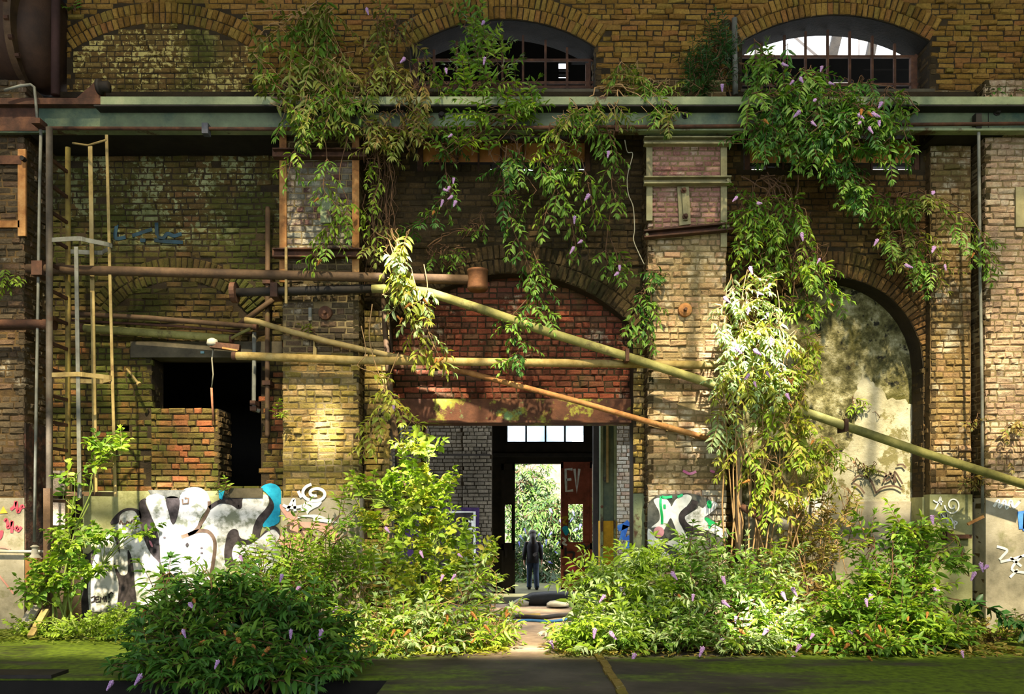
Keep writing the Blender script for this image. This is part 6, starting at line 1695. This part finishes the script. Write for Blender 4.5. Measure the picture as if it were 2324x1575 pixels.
# ---- the garden behind the far door
for i, (cx, cy, rx, ry, Y, n, m, lab, fl_) in enumerate((
        (1200, 1130, 70, 110, 20, 200, 'garden', 'light green shrub in the garden beyond the far door on the left', ()),
        (1260, 1205, 75, 95, 18.5, 170, 'garden', 'green butterfly bush with blue flowers beyond the far door', ((1248, 1155), (1270, 1180), (1225, 1210), (1252, 1208), (1240, 1225), (1260, 1252), (1230, 1238), (1268, 1230), (1300, 1160), (1310, 1200), (1245, 1275))),
        (1195, 1260, 50, 70, 18.0, 90, 'garden_dark', 'dark green shrub beyond the far door behind the person', ((1180, 1215), (1190, 1200), (1178, 1230))),
        (1320, 1210, 40, 90, 19, 80, 'garden', 'green shrub seen through the hole in the red door leaf', ((1300, 1175), (1312, 1215), (1318, 1190))),
        (1230, 1315, 60, 30, 17.5, 60, 'garden_dark', 'low dark undergrowth beyond the far door', ()))):
    plant('garden_shrub', lab, 'shrub', (cx, 1340, Y), [(cx, cy, rx, ry, Y, .6, n * 2)], m, (.22, .06), mode='up0', stems=8, tw=.7, group='garden shrubs', flowers=fl_, fmesh=FLOWER_BLUE, fly=-.3, mat2='garden_dark' if m == 'garden' else 'garden')
struct(MB().box(-6, 9, 25, 25.3, -.8, 3.9).build('wall_garden', mat_noise('garden_wall_bricks', [(.3, '#5c5448'), (.7, '#7c7264')], 3)), 'pale garden wall beyond the far door')
# ------------------------------------------------- the person beyond the doorway
def person():
    Y = 14.6
    k = (Y + D0) / FPX
    gx, gz = X(1209, Y), -.8
    t = thing('person', 'person in a black jacket and blue jeans walking away beyond the doorway', 'person', (gx, Y, gz))
    me = bpy.data.meshes.new('body')
    #       name: (x, y, z, rx, ry)   seen from behind; z above ground
    J = {'pelvis': (0, 0, .95, .155, .115), 'waist': (0, -.01, 1.10, .145, .105), 'chest': (0, 0, 1.30, .165, .115), 'neckb': (0, 0, 1.47, .075, .07), 'neck': (0, .02, 1.54, .052, .052), 'head0': (0, .035, 1.61, .078, .088), 'head1': (0, .04, 1.70, .085, .10), 'head2': (0, .03, 1.77, .05, .06),
         'shL': (-.175, 0, 1.41, .068, .068), 'elL': (-.245, .02, 1.12, .05, .05), 'wrL': (-.26, -.05, .88, .034, .034), 'haL': (-.258, -.07, .80, .032, .022),
         'shR': (.175, 0, 1.41, .068, .068), 'elR': (.25, .0, 1.12, .05, .05), 'wrR': (.265, -.06, .89, .034, .034), 'haR': (.262, -.08, .81, .032, .022),
         'hipL': (-.085, 0, .88, .098, .10), 'knL': (-.10, -.02, .49, .068, .07), 'anL': (-.105, .06, .10, .048, .05), 'toL': (-.11, -.10, .04, .038, .03),
         'hipR': (.085, 0, .88, .098, .10), 'knR': (.10, -.08, .50, .068, .07), 'anR': (.115, -.22, .11, .048, .05), 'toR': (.125, -.36, .05, .038, .03)}
    J = {a: (b[0], -b[1] if a.startswith('to') else b[1], b[2], b[3], b[4]) for a, b in J.items()}
    E = [('pelvis', 'waist'), ('waist', 'chest'), ('chest', 'neckb'), ('neckb', 'neck'), ('neck', 'head0'), ('head0', 'head1'), ('head1', 'head2'), ('chest', 'shL'), ('shL', 'elL'), ('elL', 'wrL'), ('wrL', 'haL'), ('chest', 'shR'), ('shR', 'elR'), ('elR', 'wrR'), ('wrR', 'haR'),
         ('pelvis', 'hipL'), ('hipL', 'knL'), ('knL', 'anL'), ('anL', 'toL'), ('pelvis', 'hipR'), ('hipR', 'knR'), ('knR', 'anR'), ('anR', 'toR')]
    for s, sg in (('L', -1), ('R', 1)):                 # four fingers and a thumb on each hand
        h = J['ha' + s]
        for i in range(4):
            J[f'f{s}{i}'] = (h[0] + (i - 1.5) * .006 * sg, h[1] + (i - 1.5) * .017, h[2] - .05 - (.006 if i in (1, 2) else 0), .009, .009)
            J[f'g{s}{i}'] = (h[0] - .012 * sg, h[1] + (i - 1.5) * .018, h[2] - .088 - (.012 if i in (1, 2) else 0), .008, .008)
            E += [('ha' + s, f'f{s}{i}'), (f'f{s}{i}', f'g{s}{i}')]
        J[f't{s}'] = (h[0] - .015 * sg, h[1] - .045, h[2] + .0, .010, .010)
        J[f'u{s}'] = (h[0] - .02 * sg, h[1] - .06, h[2] - .04, .008, .008)
        E += [('ha' + s, f't{s}'), (f't{s}', f'u{s}')]
    names = list(J)
    me.from_pydata([J[n][:3] for n in names], [(names.index(a), names.index(b)) for a, b in E], [])
    o = bpy.data.objects.new('body', me)
    COL.objects.link(o)
    o.parent = t
    sk = o.modifiers.new('skin', 'SKIN')
    sk.use_smooth_shade = True
    for i, n in enumerate(names):
        sv = me.skin_vertices[0].data[i]
        sv.radius = J[n][3:]
        sv.use_root = (n == 'pelvis')
    o.modifiers.new('sub', 'SUBSURF').levels = 1
    o.modifiers['sub'].render_levels = 1
    skin = mat_flat('skin', '#b08468', .6)
    me.materials.append(skin)
    B = Vector((gx, Y, gz))
    P = lambda n, dx=0, dy=0, dz=0: B + Vector(J[n][:3]) + Vector((dx, dy, dz))

    def tubeo(name, pts, rs, mat, n=14):
        return MB().tube(pts, rs, n).build(name, mat, t, True)
    jk = mat_noise('black_jacket', [(.3, '#0c0c0f'), (.7, '#1c1c22')], 6, .8, .4)
    mb = MB().tube([P('pelvis', 0, 0, -.14), P('pelvis', 0, 0, .02), P('waist'), P('chest'), P('chest', 0, 0, .10), P('neckb', 0, 0, .02)], [.185, .185, .175, .20, .175, .08], 18)
    for s in 'LR': mb.tube([P('sh' + s, 0, 0, .03), P('sh' + s), P('el' + s), P('wr' + s, 0, 0, .01)], [.06, .085, .066, .05], 12)
    mb.build('jacket', jk, t, True)
    MB().prism([(gx + a, gz + b) for a, b in ((-.0, 1.02), (.06, 1.0), (.13, 1.06), (.10, 1.09), (.14, 1.13), (.05, 1.12), (.0, 1.08))], Y - .195, Y - .17).build('jacket_print', mat_flat('print_white', '#7c828c'), t)
    jn = mat_noise('blue_jeans', [(.3, '#1c2634'), (.6, '#2e3e54'), (.8, '#4c6078')], 5, .85, .4)
    mb = MB()
    for s in 'LR': mb.tube([P('hip' + s, 0, 0, .06), P('hip' + s), P('kn' + s), P('an' + s, 0, 0, .02), P('an' + s, 0, 0, -.03)], [.10, .108, .082, .075, .08], 12)
    mb.build('jeans', jn, t, True)
    hr = mat_noise('dark_hair', [(.3, '#16110d'), (.7, '#2c221a')], 20, .6, .5)
    mb = MB().lathe(B + Vector((0, .02, 1.60)), (0, 0, 1), [(-.16, .07), (-.08, .085), (0, .10), (.08, .105), (.14, .085), (.18, .03)], 16)
    mb.tube([B + Vector((0, -.05, 1.68)), B + Vector((.01, -.09, 1.55)), B + Vector((.01, -.12, 1.40)), B + Vector((0, -.13, 1.28))], [.07, .085, .08, .03], 10)
    mb.build('hair', hr, t, True)
    MB().lathe(B + Vector((0, .03, 1.735)), (0, 0, 1), [(-.05, .112), (0, .112), (.05, .085), (.07, .02)], 16).build('cap', mat_flat('grey_cap', '#5a5654'), t, True)
    sh = mat_flat('dark_shoe', '#241c1c')
    for s in 'LR':
        MB().tube([P('an' + s, 0, -.05, -.06), P('an' + s, 0, .02, -.05), P('an' + s, 0, .12, -.06), P('an' + s, 0, .19, -.07)], [.045, .058, .05, .028], 10).build('shoe', sh, t, True)
    # face (turned away): nose, eyes, mouth on the far side of the head
    fb = B + Vector((0, .155, 1.67))
    MB().lathe(fb, (0, 1, -.3), [(0, .016), (.02, .012), (.028, .003)], 8).build('nose', skin, t)
    for s in (-1, 1): MB().lathe(fb + Vector((s * .032, -.012, .03)), (0, 1, 0), [(0, .010), (.006, .006), (.008, .001)], 8).build('eye', mat_flat('eye_white', '#d8d4cc'), t)
    return t


person()
